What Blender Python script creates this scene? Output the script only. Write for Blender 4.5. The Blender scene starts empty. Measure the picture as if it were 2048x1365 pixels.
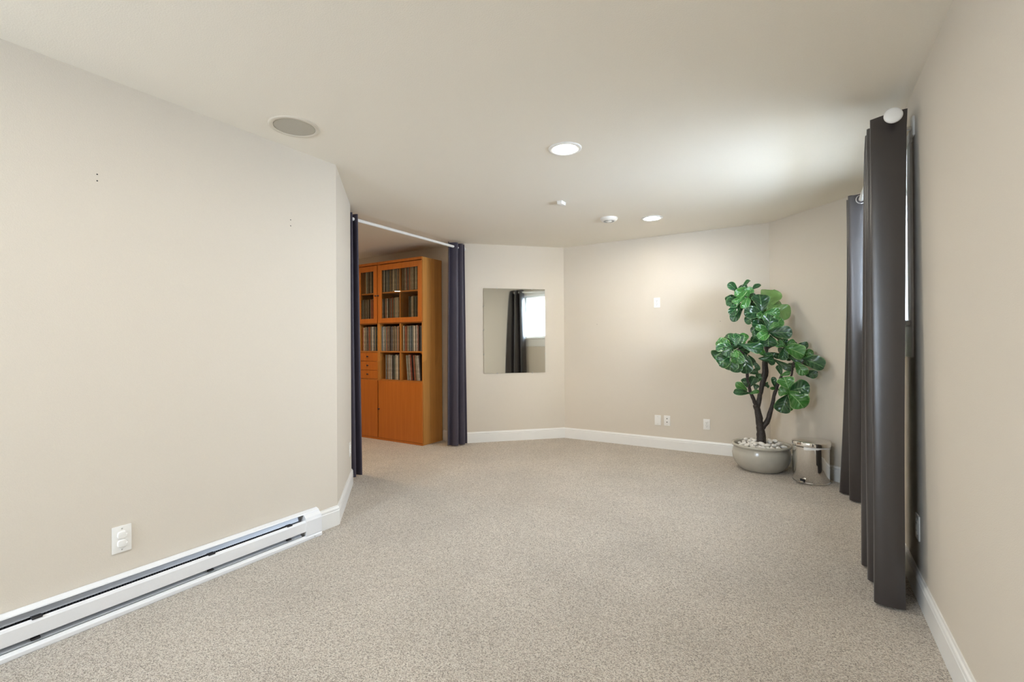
import bpy, bmesh, math, random
from mathutils import Vector, Matrix

SC = bpy.context.scene
COL = SC.collection
random.seed(11)

# ------------------------------------------------------------------ camera
def setup_camera():
    f, yaw, pit, rol, h = 941.0, math.radians(31.65), math.radians(.174), math.radians(-.347), 1.226
    c, s = math.cos(yaw), math.sin(yaw)
    A = Matrix(((c, s, 0), (-s, c, 0), (0, 0, 1)))
    c, s = math.cos(pit), math.sin(pit)
    B = Matrix(((1, 0, 0), (0, c, s), (0, -s, c)))
    c, s = math.cos(rol), math.sin(rol)
    C = Matrix(((c, 0, s), (0, 1, 0), (-s, 0, c)))
    M = C @ B @ A
    cam = bpy.data.cameras.new('camera')
    cam.sensor_fit = 'HORIZONTAL'
    cam.sensor_width = 36.0
    cam.lens = f / 2048.0 * 36.0
    cam.clip_start = 0.02
    o = bpy.data.objects.new('camera', cam)
    COL.objects.link(o)
    R = Matrix((M[0], M[2], -M[1])).transposed()
    o.matrix_world = Matrix.Translation((0, 0, h)) @ R.to_4x4()
    SC.camera = o
setup_camera()

# ------------------------------------------------------------------ light
EXPOSURE = .90
LAMP = 110.0          # radiance of the downlight lenses
LAMP_COL = (1.0, .93, .82)
SKY = 24.0            # bright hazy daylight
SKY_COL = (.81, .93, 1.14)
w = bpy.data.worlds.new('daylight'); SC.world = w
w.use_nodes = True
bg = w.node_tree.nodes['Background']
bg.inputs['Color'].default_value = (*SKY_COL, 1)
bg.inputs['Strength'].default_value = SKY
sun = bpy.data.lights.new('sun', 'SUN'); sun.energy = 70; sun.angle = math.radians(1.5)
sun.color = (1, .96, .9)
so = bpy.data.objects.new('sun', sun); COL.objects.link(so)
so.rotation_euler = Vector((.62, -.12, -.78)).to_track_quat('-Z', 'Y').to_euler()
so.location = (-4, 1, 9)
# sampling portal filling the window opening (guides the sky light, emits nothing itself)
pl = bpy.data.lights.new('window_portal', 'AREA'); pl.shape = 'RECTANGLE'; pl.size = 1.0; pl.size_y = .94
pl.cycles.is_portal = True
po = bpy.data.objects.new('window_portal', pl); COL.objects.link(po)
po.location = (.64, 3.65, 1.76)
po.rotation_euler = Vector((-1, 0, 0)).to_track_quat('-Z', 'Z').to_euler()
pl2 = bpy.data.lights.new('added_window_portal', 'AREA'); pl2.shape = 'RECTANGLE'; pl2.size = 1.22; pl2.size_y = .70
pl2.cycles.is_portal = True  # guides sky light through the added window behind the camera
po2 = bpy.data.objects.new('added_window_portal', pl2); COL.objects.link(po2)
po2.location = (-1.88, -2.44, 1.72)
po2.rotation_euler = Vector((0, 1, 0)).to_track_quat('-Z', 'Z').to_euler()
SC.view_settings.view_transform = 'Standard'
SC.view_settings.look = 'None'
SC.view_settings.gamma = 1.0
SC.view_settings.use_curve_mapping = False
SC.view_settings.exposure = EXPOSURE
SC.cycles.max_bounces = 10
SC.cycles.diffuse_bounces = 5
SC.cycles.adaptive_threshold = .02
SC.cycles.glossy_bounces = 6
SC.cycles.transparent_max_bounces = 16
SC.cycles.sample_clamp_indirect = 15.0
SC.cycles.caustics_reflective = False
SC.cycles.caustics_refractive = False

# ------------------------------------------------------------------ materials
MATS = {}
def new_mat(name):
    m = bpy.data.materials.new(name); m.use_nodes = True
    nt = m.node_tree
    return m, nt, nt.nodes['Principled BSDF']
def N(nt, t, **kw):
    n = nt.nodes.new(t)
    for k, v in kw.items():
        if k in n.inputs.keys(): n.inputs[k].default_value = v
        else: setattr(n, k, v)
    return n
def ramp(nt, stops):
    r = nt.nodes.new('ShaderNodeValToRGB')
    e = r.color_ramp.elements
    while len(e) < len(stops): e.new(.5)
    for i, (p, c) in enumerate(stops):
        e[i].position = p; e[i].color = (*c, 1)
    return r
def plain(name, col, rough=.5, metal=0.0, spec=.5, bump=0.0, bscale=200, var=0.0, sheen=0.0):
    """painted / moulded surface with a fine procedural grain"""
    if name in MATS: return MATS[name]
    m, nt, p = new_mat(name)
    p.inputs['Roughness'].default_value = rough
    p.inputs['Metallic'].default_value = metal
    p.inputs['Specular IOR Level'].default_value = spec
    if sheen:
        p.inputs['Sheen Weight'].default_value = sheen
        p.inputs['Sheen Roughness'].default_value = .4
    tc = N(nt, 'ShaderNodeTexCoord')
    nz = N(nt, 'ShaderNodeTexNoise', Scale=bscale, Detail=3.0)
    nt.links.new(tc.outputs['Object'], nz.inputs['Vector'])
    a = tuple(max(0, c * (1 - var)) for c in col); b = tuple(min(1, c * (1 + var)) for c in col)
    r = ramp(nt, [(.3, a), (.7, b)])
    nt.links.new(nz.outputs['Fac'], r.inputs['Fac'])
    nt.links.new(r.outputs['Color'], p.inputs['Base Color'])
    if bump:
        bp = N(nt, 'ShaderNodeBump', Strength=bump, Distance=.002)
        nt.links.new(nz.outputs['Fac'], bp.inputs['Height'])
        nt.links.new(bp.outputs['Normal'], p.inputs['Normal'])
    MATS[name] = m
    return m
def emit(name, col, strength):
    m, nt, p = new_mat(name)
    p.inputs['Base Color'].default_value = (.8, .8, .8, 1)
    p.inputs['Emission Color'].default_value = (*col, 1)
    p.inputs['Emission Strength'].default_value = strength
    MATS[name] = m
    return m
def thin_glass(name, tint=(.95, .98, .97), refl=.08):
    m = bpy.data.materials.new(name); m.use_nodes = True
    nt = m.node_tree; nt.nodes.clear()
    out = N(nt, 'ShaderNodeOutputMaterial')
    tr = N(nt, 'ShaderNodeBsdfTransparent'); tr.inputs['Color'].default_value = (*tint, 1)
    gl = N(nt, 'ShaderNodeBsdfGlossy', Roughness=.01)
    lw = N(nt, 'ShaderNodeLayerWeight', Blend=.5)
    pw = N(nt, 'ShaderNodeMath', operation='POWER'); pw.inputs[1].default_value = 4.0
    nt.links.new(lw.outputs['Facing'], pw.inputs[0])
    fr = N(nt, 'ShaderNodeMath', operation='MULTIPLY_ADD'); fr.inputs[1].default_value = .8; fr.inputs[2].default_value = .035
    nt.links.new(pw.outputs[0], fr.inputs[0])
    mx = N(nt, 'ShaderNodeMixShader')
    nt.links.new(fr.outputs[0], mx.inputs['Fac'])
    nt.links.new(tr.outputs[0], mx.inputs[1]); nt.links.new(gl.outputs[0], mx.inputs[2])
    nt.links.new(mx.outputs[0], out.inputs['Surface'])
    MATS[name] = m
    return m
def wood(name, dark, light, axis=2, staves=0.0):
    m, nt, p = new_mat(name)
    p.inputs['Roughness'].default_value = .38
    tc = N(nt, 'ShaderNodeTexCoord')
    mp = N(nt, 'ShaderNodeMapping')
    sc = [38, 38, 38]; sc[axis] = 1.6
    mp.inputs['Scale'].default_value = sc
    nt.links.new(tc.outputs['Object'], mp.inputs['Vector'])
    nz = N(nt, 'ShaderNodeTexNoise', Scale=1.0, Detail=5.0, Roughness=.6)
    nt.links.new(mp.outputs['Vector'], nz.inputs['Vector'])
    r = ramp(nt, [(.25, dark), (.75, light)])
    nt.links.new(nz.outputs['Fac'], r.inputs['Fac'])
    last = r.outputs['Color']
    if staves:
        mp2 = N(nt, 'ShaderNodeMapping'); mp2.inputs['Scale'].default_value = (0.01, 1 / staves, 0.6)
        nt.links.new(tc.outputs['Object'], mp2.inputs['Vector'])
        vr = N(nt, 'ShaderNodeTexVoronoi', Scale=1.0, Randomness=.25)
        nt.links.new(mp2.outputs['Vector'], vr.inputs['Vector'])
        sep = N(nt, 'ShaderNodeSeparateColor')
        nt.links.new(vr.outputs['Color'], sep.inputs['Color'])
        mr = N(nt, 'ShaderNodeMapRange'); mr.inputs['To Min'].default_value = .78; mr.inputs['To Max'].default_value = 1.25
        nt.links.new(sep.outputs['Red'], mr.inputs['Value'])
        mm = N(nt, 'ShaderNodeVectorMath', operation='SCALE')
        nt.links.new(last, mm.inputs[0]); nt.links.new(mr.outputs['Result'], mm.inputs['Scale'])
        last = mm.outputs['Vector']
    nt.links.new(last, p.inputs['Base Color'])
    MATS[name] = m
    return m
def carpet():
    m, nt, p = new_mat('carpet')
    p.inputs['Roughness'].default_value = .95
    p.inputs['Specular IOR Level'].default_value = .25
    p.inputs['Sheen Weight'].default_value = .25
    tc = N(nt, 'ShaderNodeTexCoord')
    v = N(nt, 'ShaderNodeTexVoronoi', Scale=270.0)
    n1 = N(nt, 'ShaderNodeTexNoise', Scale=260.0, Detail=4.0, Roughness=.8)
    n2 = N(nt, 'ShaderNodeTexNoise', Scale=2.2, Detail=2.0)
    for n in (v, n1, n2): nt.links.new(tc.outputs['Object'], n.inputs['Vector'])
    sep = N(nt, 'ShaderNodeSeparateColor'); nt.links.new(v.outputs['Color'], sep.inputs['Color'])
    r1 = ramp(nt, [(.22, (.10, .072, .048)), (.37, (.52, .44, .355)), (.54, (.80, .705, .60)), (.76, (1, .94, .84))])
    mixf = N(nt, 'ShaderNodeMath', operation='MULTIPLY_ADD'); mixf.inputs[1].default_value = .45
    nt.links.new(sep.outputs['Red'], mixf.inputs[0])
    sc = N(nt, 'ShaderNodeMath', operation='MULTIPLY'); sc.inputs[1].default_value = .62
    nt.links.new(n1.outputs['Fac'], sc.inputs[0]); nt.links.new(sc.outputs[0], mixf.inputs[2])
    nt.links.new(mixf.outputs[0], r1.inputs['Fac'])
    r2 = ramp(nt, [(.3, (.93, .93, .93)), (.7, (1.05, 1.05, 1.05))])
    nt.links.new(n2.outputs['Fac'], r2.inputs['Fac'])
    mul = N(nt, 'ShaderNodeMix', data_type='RGBA', blend_type='MULTIPLY'); mul.inputs['Factor'].default_value = 1
    nt.links.new(r1.outputs['Color'], mul.inputs['A']); nt.links.new(r2.outputs['Color'], mul.inputs['B'])
    nt.links.new(mul.outputs['Result'], p.inputs['Base Color'])
    hs = N(nt, 'ShaderNodeMath', operation='ADD')
    nt.links.new(n1.outputs['Fac'], hs.inputs[0]); nt.links.new(v.outputs['Distance'], hs.inputs[1])
    b = N(nt, 'ShaderNodeBump', Strength=.9, Distance=.008); nt.links.new(hs.outputs[0], b.inputs['Height'])
    nt.links.new(b.outputs['Normal'], p.inputs['Normal'])
    MATS['carpet'] = m
    return m
def leaf_mat(name, dark, light):
    m, nt, p = new_mat(name)
    p.inputs['Roughness'].default_value = .24
    p.inputs['Coat Weight'].default_value = .4
    p.inputs['Coat Roughness'].default_value = .2
    uv = N(nt, 'ShaderNodeUVMap'); uv.uv_map = 'UVMap'
    sx = N(nt, 'ShaderNodeSeparateXYZ'); nt.links.new(uv.outputs['UV'], sx.inputs['Vector'])
    # v: 0 at the midrib, 1 at the edge; herringbone veins
    av = N(nt, 'ShaderNodeMath', operation='ABSOLUTE'); nt.links.new(sx.outputs['Y'], av.inputs[0])
    k = N(nt, 'ShaderNodeMath', operation='MULTIPLY_ADD'); k.inputs[1].default_value = -.30
    nt.links.new(av.outputs[0], k.inputs[0]); nt.links.new(sx.outputs['X'], k.inputs[2])
    k2 = N(nt, 'ShaderNodeMath', operation='MULTIPLY'); k2.inputs[1].default_value = 5.2
    nt.links.new(k.outputs[0], k2.inputs[0])
    fr = N(nt, 'ShaderNodeMath', operation='PINGPONG'); fr.inputs[1].default_value = .5
    nt.links.new(k2.outputs[0], fr.inputs[0])
    vein = N(nt, 'ShaderNodeMapRange'); vein.inputs['From Min'].default_value = .0; vein.inputs['From Max'].default_value = .07
    vein.inputs['To Min'].default_value = .38; vein.inputs['To Max'].default_value = 0
    nt.links.new(fr.outputs[0], vein.inputs['Value'])
    rib = N(nt, 'ShaderNodeMapRange'); rib.inputs['From Max'].default_value = .06; rib.inputs['To Min'].default_value = 1; rib.inputs['To Max'].default_value = 0
    nt.links.new(av.outputs[0], rib.inputs['Value'])
    rim = N(nt, 'ShaderNodeMapRange'); rim.inputs['From Min'].default_value = .86; rim.inputs['From Max'].default_value = 1
    nt.links.new(av.outputs[0], rim.inputs['Value'])
    mx = N(nt, 'ShaderNodeMath', operation='MAXIMUM'); nt.links.new(vein.outputs[0], mx.inputs[0]); nt.links.new(rib.outputs[0], mx.inputs[1])
    mx2 = N(nt, 'ShaderNodeMath', operation='MAXIMUM'); nt.links.new(mx.outputs[0], mx2.inputs[0]); nt.links.new(rim.outputs[0], mx2.inputs[1])
    sc = N(nt, 'ShaderNodeMath', operation='MULTIPLY'); sc.inputs[1].default_value = .8; nt.links.new(mx2.outputs[0], sc.inputs[0])
    oi = N(nt, 'ShaderNodeObjectInfo')
    hv = N(nt, 'ShaderNodeHueSaturation')
    mr = N(nt, 'ShaderNodeMapRange'); mr.inputs['To Min'].default_value = .75; mr.inputs['To Max'].default_value = 1.3
    nt.links.new(oi.outputs['Random'], mr.inputs['Value']); nt.links.new(mr.outputs[0], hv.inputs['Value'])
    c = N(nt, 'ShaderNodeMix', data_type='RGBA')
    c.inputs['A'].default_value = (*dark, 1); c.inputs['B'].default_value = (*light, 1)
    nt.links.new(sc.outputs[0], c.inputs['Factor'])
    nt.links.new(c.outputs['Result'], hv.inputs['Color'])
    geo = N(nt, 'ShaderNodeNewGeometry')
    c2 = N(nt, 'ShaderNodeMix', data_type='RGBA'); c2.inputs['B'].default_value = (.17, .32, .09, 1)
    nt.links.new(geo.outputs['Backfacing'], c2.inputs['Factor']); nt.links.new(hv.outputs['Color'], c2.inputs['A'])
    nt.links.new(c2.outputs['Result'], p.inputs['Base Color'])
    b = N(nt, 'ShaderNodeBump', Strength=.45, Distance=.012, invert=True)
    nt.links.new(fr.outputs[0], b.inputs['Height']); nt.links.new(b.outputs['Normal'], p.inputs['Normal'])
    MATS[name] = m
    return m

WALL = plain('wall_paint', (.69, .633, .548), .75, bump=.25, bscale=240, var=.015, spec=.3)
CEIL = plain('ceiling_paint', (.87, .83, .745), .85, bump=.35, bscale=170, var=.015, spec=.2)
WHITE = plain('white_trim_paint', (.84, .84, .82), .35, var=.01)
HEATW = plain('white_enamel_metal', (.82, .83, .85), .35, var=.01)
HEATD = plain('dark_fin_metal', (.05, .05, .055), .5, metal=.6)
HEATR = plain('grey_painted_metal', (.50, .53, .58), .4, metal=.2)
HEATI = plain('galvanised_metal', (.42, .44, .47), .45, metal=.7)
PLATE = plain('white_plastic_plate', (.87, .86, .83), .35, var=.01)
DARK = plain('dark_slot', (.01, .01, .01), .6)
SCREW = plain('screw_metal', (.55, .55, .52), .35, metal=.8)
FABW = plain('window_curtain_fabric', (.021, .016, .017), .33, var=.12, bscale=900, bump=.1, sheen=.3, spec=1.0)
FABO = plain('doorway_curtain_fabric', (.050, .043, .066), .5, var=.12, bscale=900, bump=.1, sheen=.4)
RODW = plain('white_rod_enamel', (.84, .83, .80), .3)
STEEL = plain('polished_steel', (.76, .75, .73), .05, metal=1.0, var=.0)
GROM = plain('grommet_metal', (.62, .62, .64), .25, metal=1.0)
BLACKP = plain('black_plastic', (.012, .012, .013), .4)
BAG = plain('white_plastic_bag', (.85, .85, .83), .5, bump=.3, bscale=60)
POT = plain('glazed_ceramic', (.47, .45, .39), .16, var=.06, bscale=9)
SOIL = plain('dark_soil', (.10, .085, .07), .95, bump=.6, bscale=120, var=.4)
PEB = plain('white_pebble_stone', (.80, .78, .74), .55, var=.07, bscale=40, bump=.1)
BARK = plain('dark_bark', (.035, .028, .025), .6, bump=1.0, bscale=70, var=.5)
LEAF = leaf_mat('mature_leaf', (.017, .078, .026), (.20, .42, .15))
YLEAF = leaf_mat('young_leaf', (.045, .18, .032), (.34, .56, .21))
WOODF = wood('stained_cherry_front', (.46, .130, .014), (.56, .18, .024))
WOODS = wood('stained_beech_side', (.47, .20, .040), (.58, .27, .065), staves=.075)
WOODI = wood('stained_wood_inside', (.40, .15, .028), (.50, .20, .04))
GLASS = thin_glass('cabinet_glass', (.93, .93, .90))
WGLASS = thin_glass('window_glass', (.97, .99, .98))
GRILLE = plain('speaker_grille_mesh', (.50, .47, .40), .8, bscale=900, bump=.5, var=.12)
SPKTRIM = plain('speaker_trim_plastic', (.68, .63, .54), .5)
LENS = emit('lamp_lens_glow', LAMP_COL, LAMP)
LENS_WARM = emit('warm_lamp_lens_glow', (1.0, .74, .46), LAMP * 1.5)
LAMPW = plain('lamp_trim_white', (.86, .86, .84), .35)
CARPET = carpet()
SOFFIT = plain('soffit_board', (.62, .53, .43), .7, var=.05, bscale=12)
PAVING = plain('dark_ground', (.17, .165, .155), .95, var=.2, bscale=3)
def mirror_mat():
    m, nt, p = new_mat('mirror_silver')
    p.inputs['Metallic'].default_value = 1
    tc = N(nt, 'ShaderNodeTexCoord')
    n = N(nt, 'ShaderNodeTexNoise', Scale=7.0, Detail=6.0, Roughness=.65)
    nt.links.new(tc.outputs['Object'], n.inputs['Vector'])
    r = ramp(nt, [(.35, (.012, .012, .012)), (.75, (.05, .05, .05))])
    nt.links.new(n.outputs['Fac'], r.inputs['Fac']); nt.links.new(r.outputs['Color'], p.inputs['Roughness'])
    p.inputs['Base Color'].default_value = (.80, .82, .79, 1)
    return m
MIRROR = mirror_mat()
def brick_mat():
    m, nt, p = new_mat('painted_brick')
    p.inputs['Roughness'].default_value = .8
    tc = N(nt, 'ShaderNodeTexCoord')
    mp = N(nt, 'ShaderNodeMapping'); mp.inputs['Rotation'].default_value = (math.pi / 2, 0, math.pi / 2)
    nt.links.new(tc.outputs['Object'], mp.inputs['Vector'])
    b = N(nt, 'ShaderNodeTexBrick', Scale=1.0)
    b.inputs['Brick Width'].default_value = .22; b.inputs['Row Height'].default_value = .075; b.inputs['Mortar Size'].default_value = .006
    b.inputs['Color1'].default_value = (.80, .72, .60, 1); b.inputs['Color2'].default_value = (.70, .60, .48, 1); b.inputs['Mortar'].default_value = (.6, .55, .5, 1)
    nt.links.new(mp.outputs['Vector'], b.inputs['Vector'])
    nt.links.new(b.outputs['Color'], p.inputs['Base Color'])
    return m
BRICK = brick_mat()

# ------------------------------------------------------------------ mesh helpers
def wloc(o):
    v = Vector((0, 0, 0))
    while o is not None:
        v += o.location; o = o.parent
    return v
class MB:
    """collects shapes given in room coordinates and links them as one mesh object"""
    def __init__(s): s.bm = bmesh.new(); s.uvs = False
    def box(s, x0, x1, y0, y1, z0, z1, bev=0.0, M=None, seg=1):
        r = bmesh.ops.create_cube(s.bm, size=1.0)
        vs = r['verts']
        T = Matrix.Translation(((x0 + x1) / 2, (y0 + y1) / 2, (z0 + z1) / 2)) @ Matrix.Diagonal((abs(x1 - x0), abs(y1 - y0), abs(z1 - z0), 1))
        bmesh.ops.transform(s.bm, matrix=T, verts=vs)
        if bev:
            es = list({e for v in vs for e in v.link_edges})
            rb = bmesh.ops.bevel(s.bm, geom=es, offset=bev, segments=seg, affect='EDGES', profile=.6)
            vs = list({v for f in rb['faces'] for v in f.verts} | {v for v in vs if v.is_valid})
        if M is not None: bmesh.ops.transform(s.bm, matrix=M, verts=[v for v in vs if v.is_valid])
        return s
    def prism(s, poly, z0, z1):
        a = [s.bm.verts.new((x, y, z0)) for x, y in poly]
        b = [s.bm.verts.new((x, y, z1)) for x, y in poly]
        n = len(poly)
        s.bm.faces.new(a[::-1]); s.bm.faces.new(b)
        for i in range(n): s.bm.faces.new((a[i], a[(i + 1) % n], b[(i + 1) % n], b[i]))
        return s
    def rings(s, rings, close=True, cap0=True, cap1=True):
        R = [[s.bm.verts.new(p) for p in r] for r in rings]
        n = len(R[0])
        for i in range(len(R) - 1):
            for j in range(n if close else n - 1):
                s.bm.faces.new((R[i][j], R[i][(j + 1) % n], R[i + 1][(j + 1) % n], R[i + 1][j]))
        if cap0 and close: s.bm.faces.new(R[0][::-1])
        if cap1 and close: s.bm.faces.new(R[-1])
        return s
    def lathe(s, prof, c, seg=32, M=None, cap0=True, cap1=True):
        """prof: list of (radius, height) about the vertical axis through c"""
        rs = []
        for r, z in prof:
            ring = []
            for k in range(seg):
                a = 2 * math.pi * k / seg
                v = Vector((r * math.cos(a), r * math.sin(a), z))
                if M is not None: v = M @ v
                ring.append(v + Vector(c))
            rs.append(ring)
        return s.rings(rs, True, cap0, cap1)
    def tube(s, pts, rad, seg=8):
        P = [Vector(p) for p in pts]; rs = []
        if not isinstance(rad, (list, tuple)): rad = [rad] * len(P)
        a = None
        for i, p in enumerate(P):
            d = (P[min(i + 1, len(P) - 1)] - P[max(i - 1, 0)]).normalized()
            if a is None:
                u = Vector((0, 0, 1)) if abs(d.z) < .95 else Vector((1, 0, 0))
                a = d.cross(u).normalized()
            else: a = (a - d * a.dot(d)).normalized()
            b = d.cross(a).normalized()
            rs.append([p + (a * math.cos(2 * math.pi * k / seg) + b * math.sin(2 * math.pi * k / seg)) * rad[i] for k in range(seg)])
        return s.rings(rs)
    def sweep(s, prof, path):
        """prof: closed list of (offset to the room side, z); path: 2-D points; the room lies to the left of the path"""
        P = [Vector((x, y)) for x, y in path]; n = len(P); rs = []
        for i in range(n):
            d1 = (P[i] - P[i - 1]).normalized() if i else (P[1] - P[0]).normalized()
            d2 = (P[i + 1] - P[i]).normalized() if i < n - 1 else d1
            n1 = Vector((-d1.y, d1.x)); n2 = Vector((-d2.y, d2.x))
            b = (n1 + n2).normalized(); k = 1 / max(.3, b.dot(n1))
            rs.append([(P[i].x + b.x * o * k, P[i].y + b.y * o * k, z) for o, z in prof])
        return s.rings(rs)
    def build(s, name, mat, parent=None, smooth=False, angle=40, base=None, uv=None):
        bmesh.ops.recalc_face_normals(s.bm, faces=s.bm.faces)
        co = [v.co for v in s.bm.verts]
        if parent is not None: org = wloc(parent)
        elif base is not None: org = Vector(base)
        else:
            org = Vector(((min(c.x for c in co) + max(c.x for c in co)) / 2, (min(c.y for c in co) + max(c.y for c in co)) / 2, min(c.z for c in co)))
        bmesh.ops.translate(s.bm, verts=s.bm.verts, vec=-org)
        me = bpy.data.meshes.new(name); s.bm.to_mesh(me); s.bm.free()
        me.materials.append(mat)
        if smooth:
            me.shade_smooth()
            if angle < 180: me.set_sharp_from_angle(angle=math.radians(angle))
        o = bpy.data.objects.new(name, me); COL.objects.link(o)
        if parent is not None: o.parent = parent
        else: o.location = org
        return o
def tag(o, label, cat, group=None):
    o['label'] = label; o['category'] = cat
    if group: o['group'] = group
    return o
def thing(name, label, cat, loc, group=None):
    o = bpy.data.objects.new(name, None); COL.objects.link(o); o.location = loc
    o.empty_display_size = .05
    return tag(o, label, cat, group)
def struct(o, label=None):
    o['kind'] = 'structure'
    if label: o['label'] = label
    return o

# ------------------------------------------------------------------ the room shell
H = 2.44
XL, XR, YB = -2.688, .467, 5.495
A = (XL, 2.093); Bp = (-3.355, 2.760); Cp = (-3.511, 4.585); D = (-2.601, YB); E_ = (-.28, YB); F_ = (XR, 4.748)
WY0, WY1, WZ0, WZ1 = 3.08, 4.13, 1.31, 2.21        # window opening
REAR = -2.3
RXa, RXb, RZa, RZb = -2.48, -1.28, 1.38, 2.06          # small unseen window added behind the camera for fill light

struct(MB().box(-9.35, .617, -2.45, 5.62, -.12, 0).build('floor', CARPET), 'beige flecked loop carpet')
struct(MB().box(-9.35, .617, -2.45, 5.62, H, H + .12).build('ceiling', CEIL), 'smooth beige painted ceiling')
wl = struct(MB().prism([(XL, REAR), A, (-2.81, 2.043), (-2.81, REAR)][::-1], 0, H).build('wall_left', WALL), 'long beige wall above the baseboard heater')
wla = struct(MB().prism([A, Bp, (-3.441, 2.674), (-2.81, 2.043)][::-1], 0, H).build('wall_left_angle', WALL), 'short angled beige wall beside the doorway')
struct(MB().prism([(-3.358, 2.757), (-3.62, 2.757), (-3.62, 2.64), (-3.475, 2.64)], 0, H).build('wall_doorway_jamb', WALL), 'beige wall end at the doorway')
struct(MB().prism([D, Cp, (-3.56, 4.705), (-2.65, 5.615)], 0, H).build('wall_mirror_side', WALL), 'angled beige wall carrying the mirror')
wb = struct(MB().box(-2.66, -.22, YB, 5.615, 0, H).build('wall_back', WALL), 'beige wall behind the plant')
struct(MB().prism([E_, F_, (.617, 4.81), (-.22, 5.64)], 0, H).build('wall_right_angle', WALL), 'angled beige wall behind the waste bin')
m = MB()
m.box(XR, .617, REAR, WY0, 0, H); m.box(XR, .617, WY1, 4.80, 0, H)
m.box(XR, .617, WY0, WY1, 0, WZ0); m.box(XR, .617, WY0, WY1, WZ1, H)
wr = struct(m.build('wall_right', WALL), 'beige wall with the curtained window')
m = MB()
m.box(-2.81, RXa, REAR - .12, REAR, 0, H); m.box(RXb, .617, REAR - .12, REAR, 0, H); m.box(RXa, RXb, REAR - .12, REAR, 0, RZa); m.box(RXa, RXb, REAR - .12, REAR, RZb, H)
struct(m.build('wall_rear', WALL), 'beige wall behind the camera')
struct(MB().box(-9.2, -3.515, 4.585, 4.705, 0, H).build('wall_next_room_back', WALL), 'beige wall behind the record cabinets')
struct(MB().box(-9.32, -9.2, -1.2, 4.705, 0, H).build('wall_next_room_far', WALL))
struct(MB().box(-9.32, -2.81, -1.32, -1.2, 0, H).build('wall_next_room_front', WALL))

def hole(wall, p, axis, r=.0020):
    M = Matrix.Rotation(math.pi / 2, 4, axis)
    MB().lathe([(r * 1.5, -.0008), (r * 1.5, .0008), (r, .0012), (r * .4, .0012)], p, 10, M=M).build('screw_hole', DARK, wall, smooth=True)
for y, z in ((.821, 1.992), (.821, 1.963), (1.759, 1.993), (1.759, 1.956)): hole(wl, (XL + .0005, y, z), 'Y')
for x, z in ((-2.153, 1.444), (-.749, 1.441)): hole(wb, (x, YB - .0005, z), 'X')

# baseboards, mitred at the corners
BPROF = [(0, 0), (.0145, 0), (.0145, .098), (.0125, .102), (.0125, .106), (.0145, .109), (.0125, .118), (.0075, .124), (.006, .131), (0, .131)]
def baseboards(names, path):
    P = [Vector(p) for p in path]; n = len(P); rs = []
    for i in range(n):
        d1 = (P[i] - P[i - 1]).normalized() if i else (P[1] - P[0]).normalized()
        d2 = (P[i + 1] - P[i]).normalized() if i < n - 1 else d1
        n1 = Vector((-d1.y, d1.x)); n2 = Vector((-d2.y, d2.x)); b = (n1 + n2).normalized(); k = 1 / b.dot(n1)
        rs.append([(P[i].x + b.x * o * k, P[i].y + b.y * o * k, z) for o, z in BPROF])
    for i, nm in enumerate(names):
        if nm: struct(MB().rings([rs[i], rs[i + 1]]).build(nm, WHITE, smooth=True, angle=25), 'white moulded baseboard')
baseboards(['baseboard_right', 'baseboard_right_angle', 'baseboard_back', 'baseboard_mirror_side'], [(XR, REAR), F_, E_, D, (Cp[0] + .02, Cp[1] + .02)])
baseboards(['baseboard_left_angle', 'baseboard_left'], [Bp, A, (XL, 1.927)])
baseboards(['baseboard_next_room'], [(-3.53, 4.585), (-3.845, 4.585)])

# ------------------------------------------------------------------ window
win = bpy.data.objects.new('window_1', None); COL.objects.link(win); win.location = (.53, 3.65, WZ0)
struct(win, 'white framed sliding window beside the dark curtains')
c0, c1, cz0, cz1 = 2.995, 4.215, 1.14, 2.245
m = MB(); m.box(XR - .009, XR + .01, c0, WY0 + .004, WZ0 - .02, cz1, .003); m.build('side_casing', WHITE, win)
m = MB(); m.box(XR - .009, XR + .01, WY1 - .004, c1, WZ0 - .02, cz1, .003); m.build('side_casing', WHITE, win)
m = MB(); m.box(XR - .011, XR + .01, c0 - .005, c1 + .005, WZ1 - .012, cz1 + .01, .003); m.build('head_casing', WHITE, win)
m = MB(); m.box(XR - .03, .56, c0 + .03, c1 + .02, WZ0 - .012, WZ0 + .014, .005); m.build('sill', WHITE, win)
m = MB(); m.box(XR - .009, XR, c0, c1, cz0, WZ0 - .012, .003); m.build('apron', WHITE, win)
m = MB()
m.box(.47, .617, WY0, WY0 + .014, WZ0 + .012, WZ1); m.box(.47, .617, WY1 - .014, WY1, WZ0 + .012, WZ1); m.box(.47, .617, WY0, WY1, WZ1 - .014, WZ1); m.box(.55, .617, WY0, WY1, WZ0, WZ0 + .014)
m.build('jamb_liner', WHITE, win)
SASH = plain('window_sash_vinyl', (.70, .73, .72), .4)
for s, (a, b, x) in enumerate(((WY0 + .014, 3.675, .545), (3.625, WY1 - .014, .580))):
    m = MB(); t = .038
    m.box(x, x + .03, a, a + t, WZ0 + .014, WZ1 - .014, .003); m.box(x, x + .03, b - t, b, WZ0 + .014, WZ1 - .014, .003)
    m.box(x, x + .03, a + t, b - t, WZ0 + .014, WZ0 + .014 + t, .003); m.box(x, x + .03, a + t, b - t, WZ1 - .014 - t, WZ1 - .014, .003)
    sa = m.build('sash', SASH, win)
    MB().box(x + .013, x + .017, a + t - .003, b - t + .003, WZ0 + .05, WZ1 - .05).build('pane', WGLASS, sa)

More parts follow.
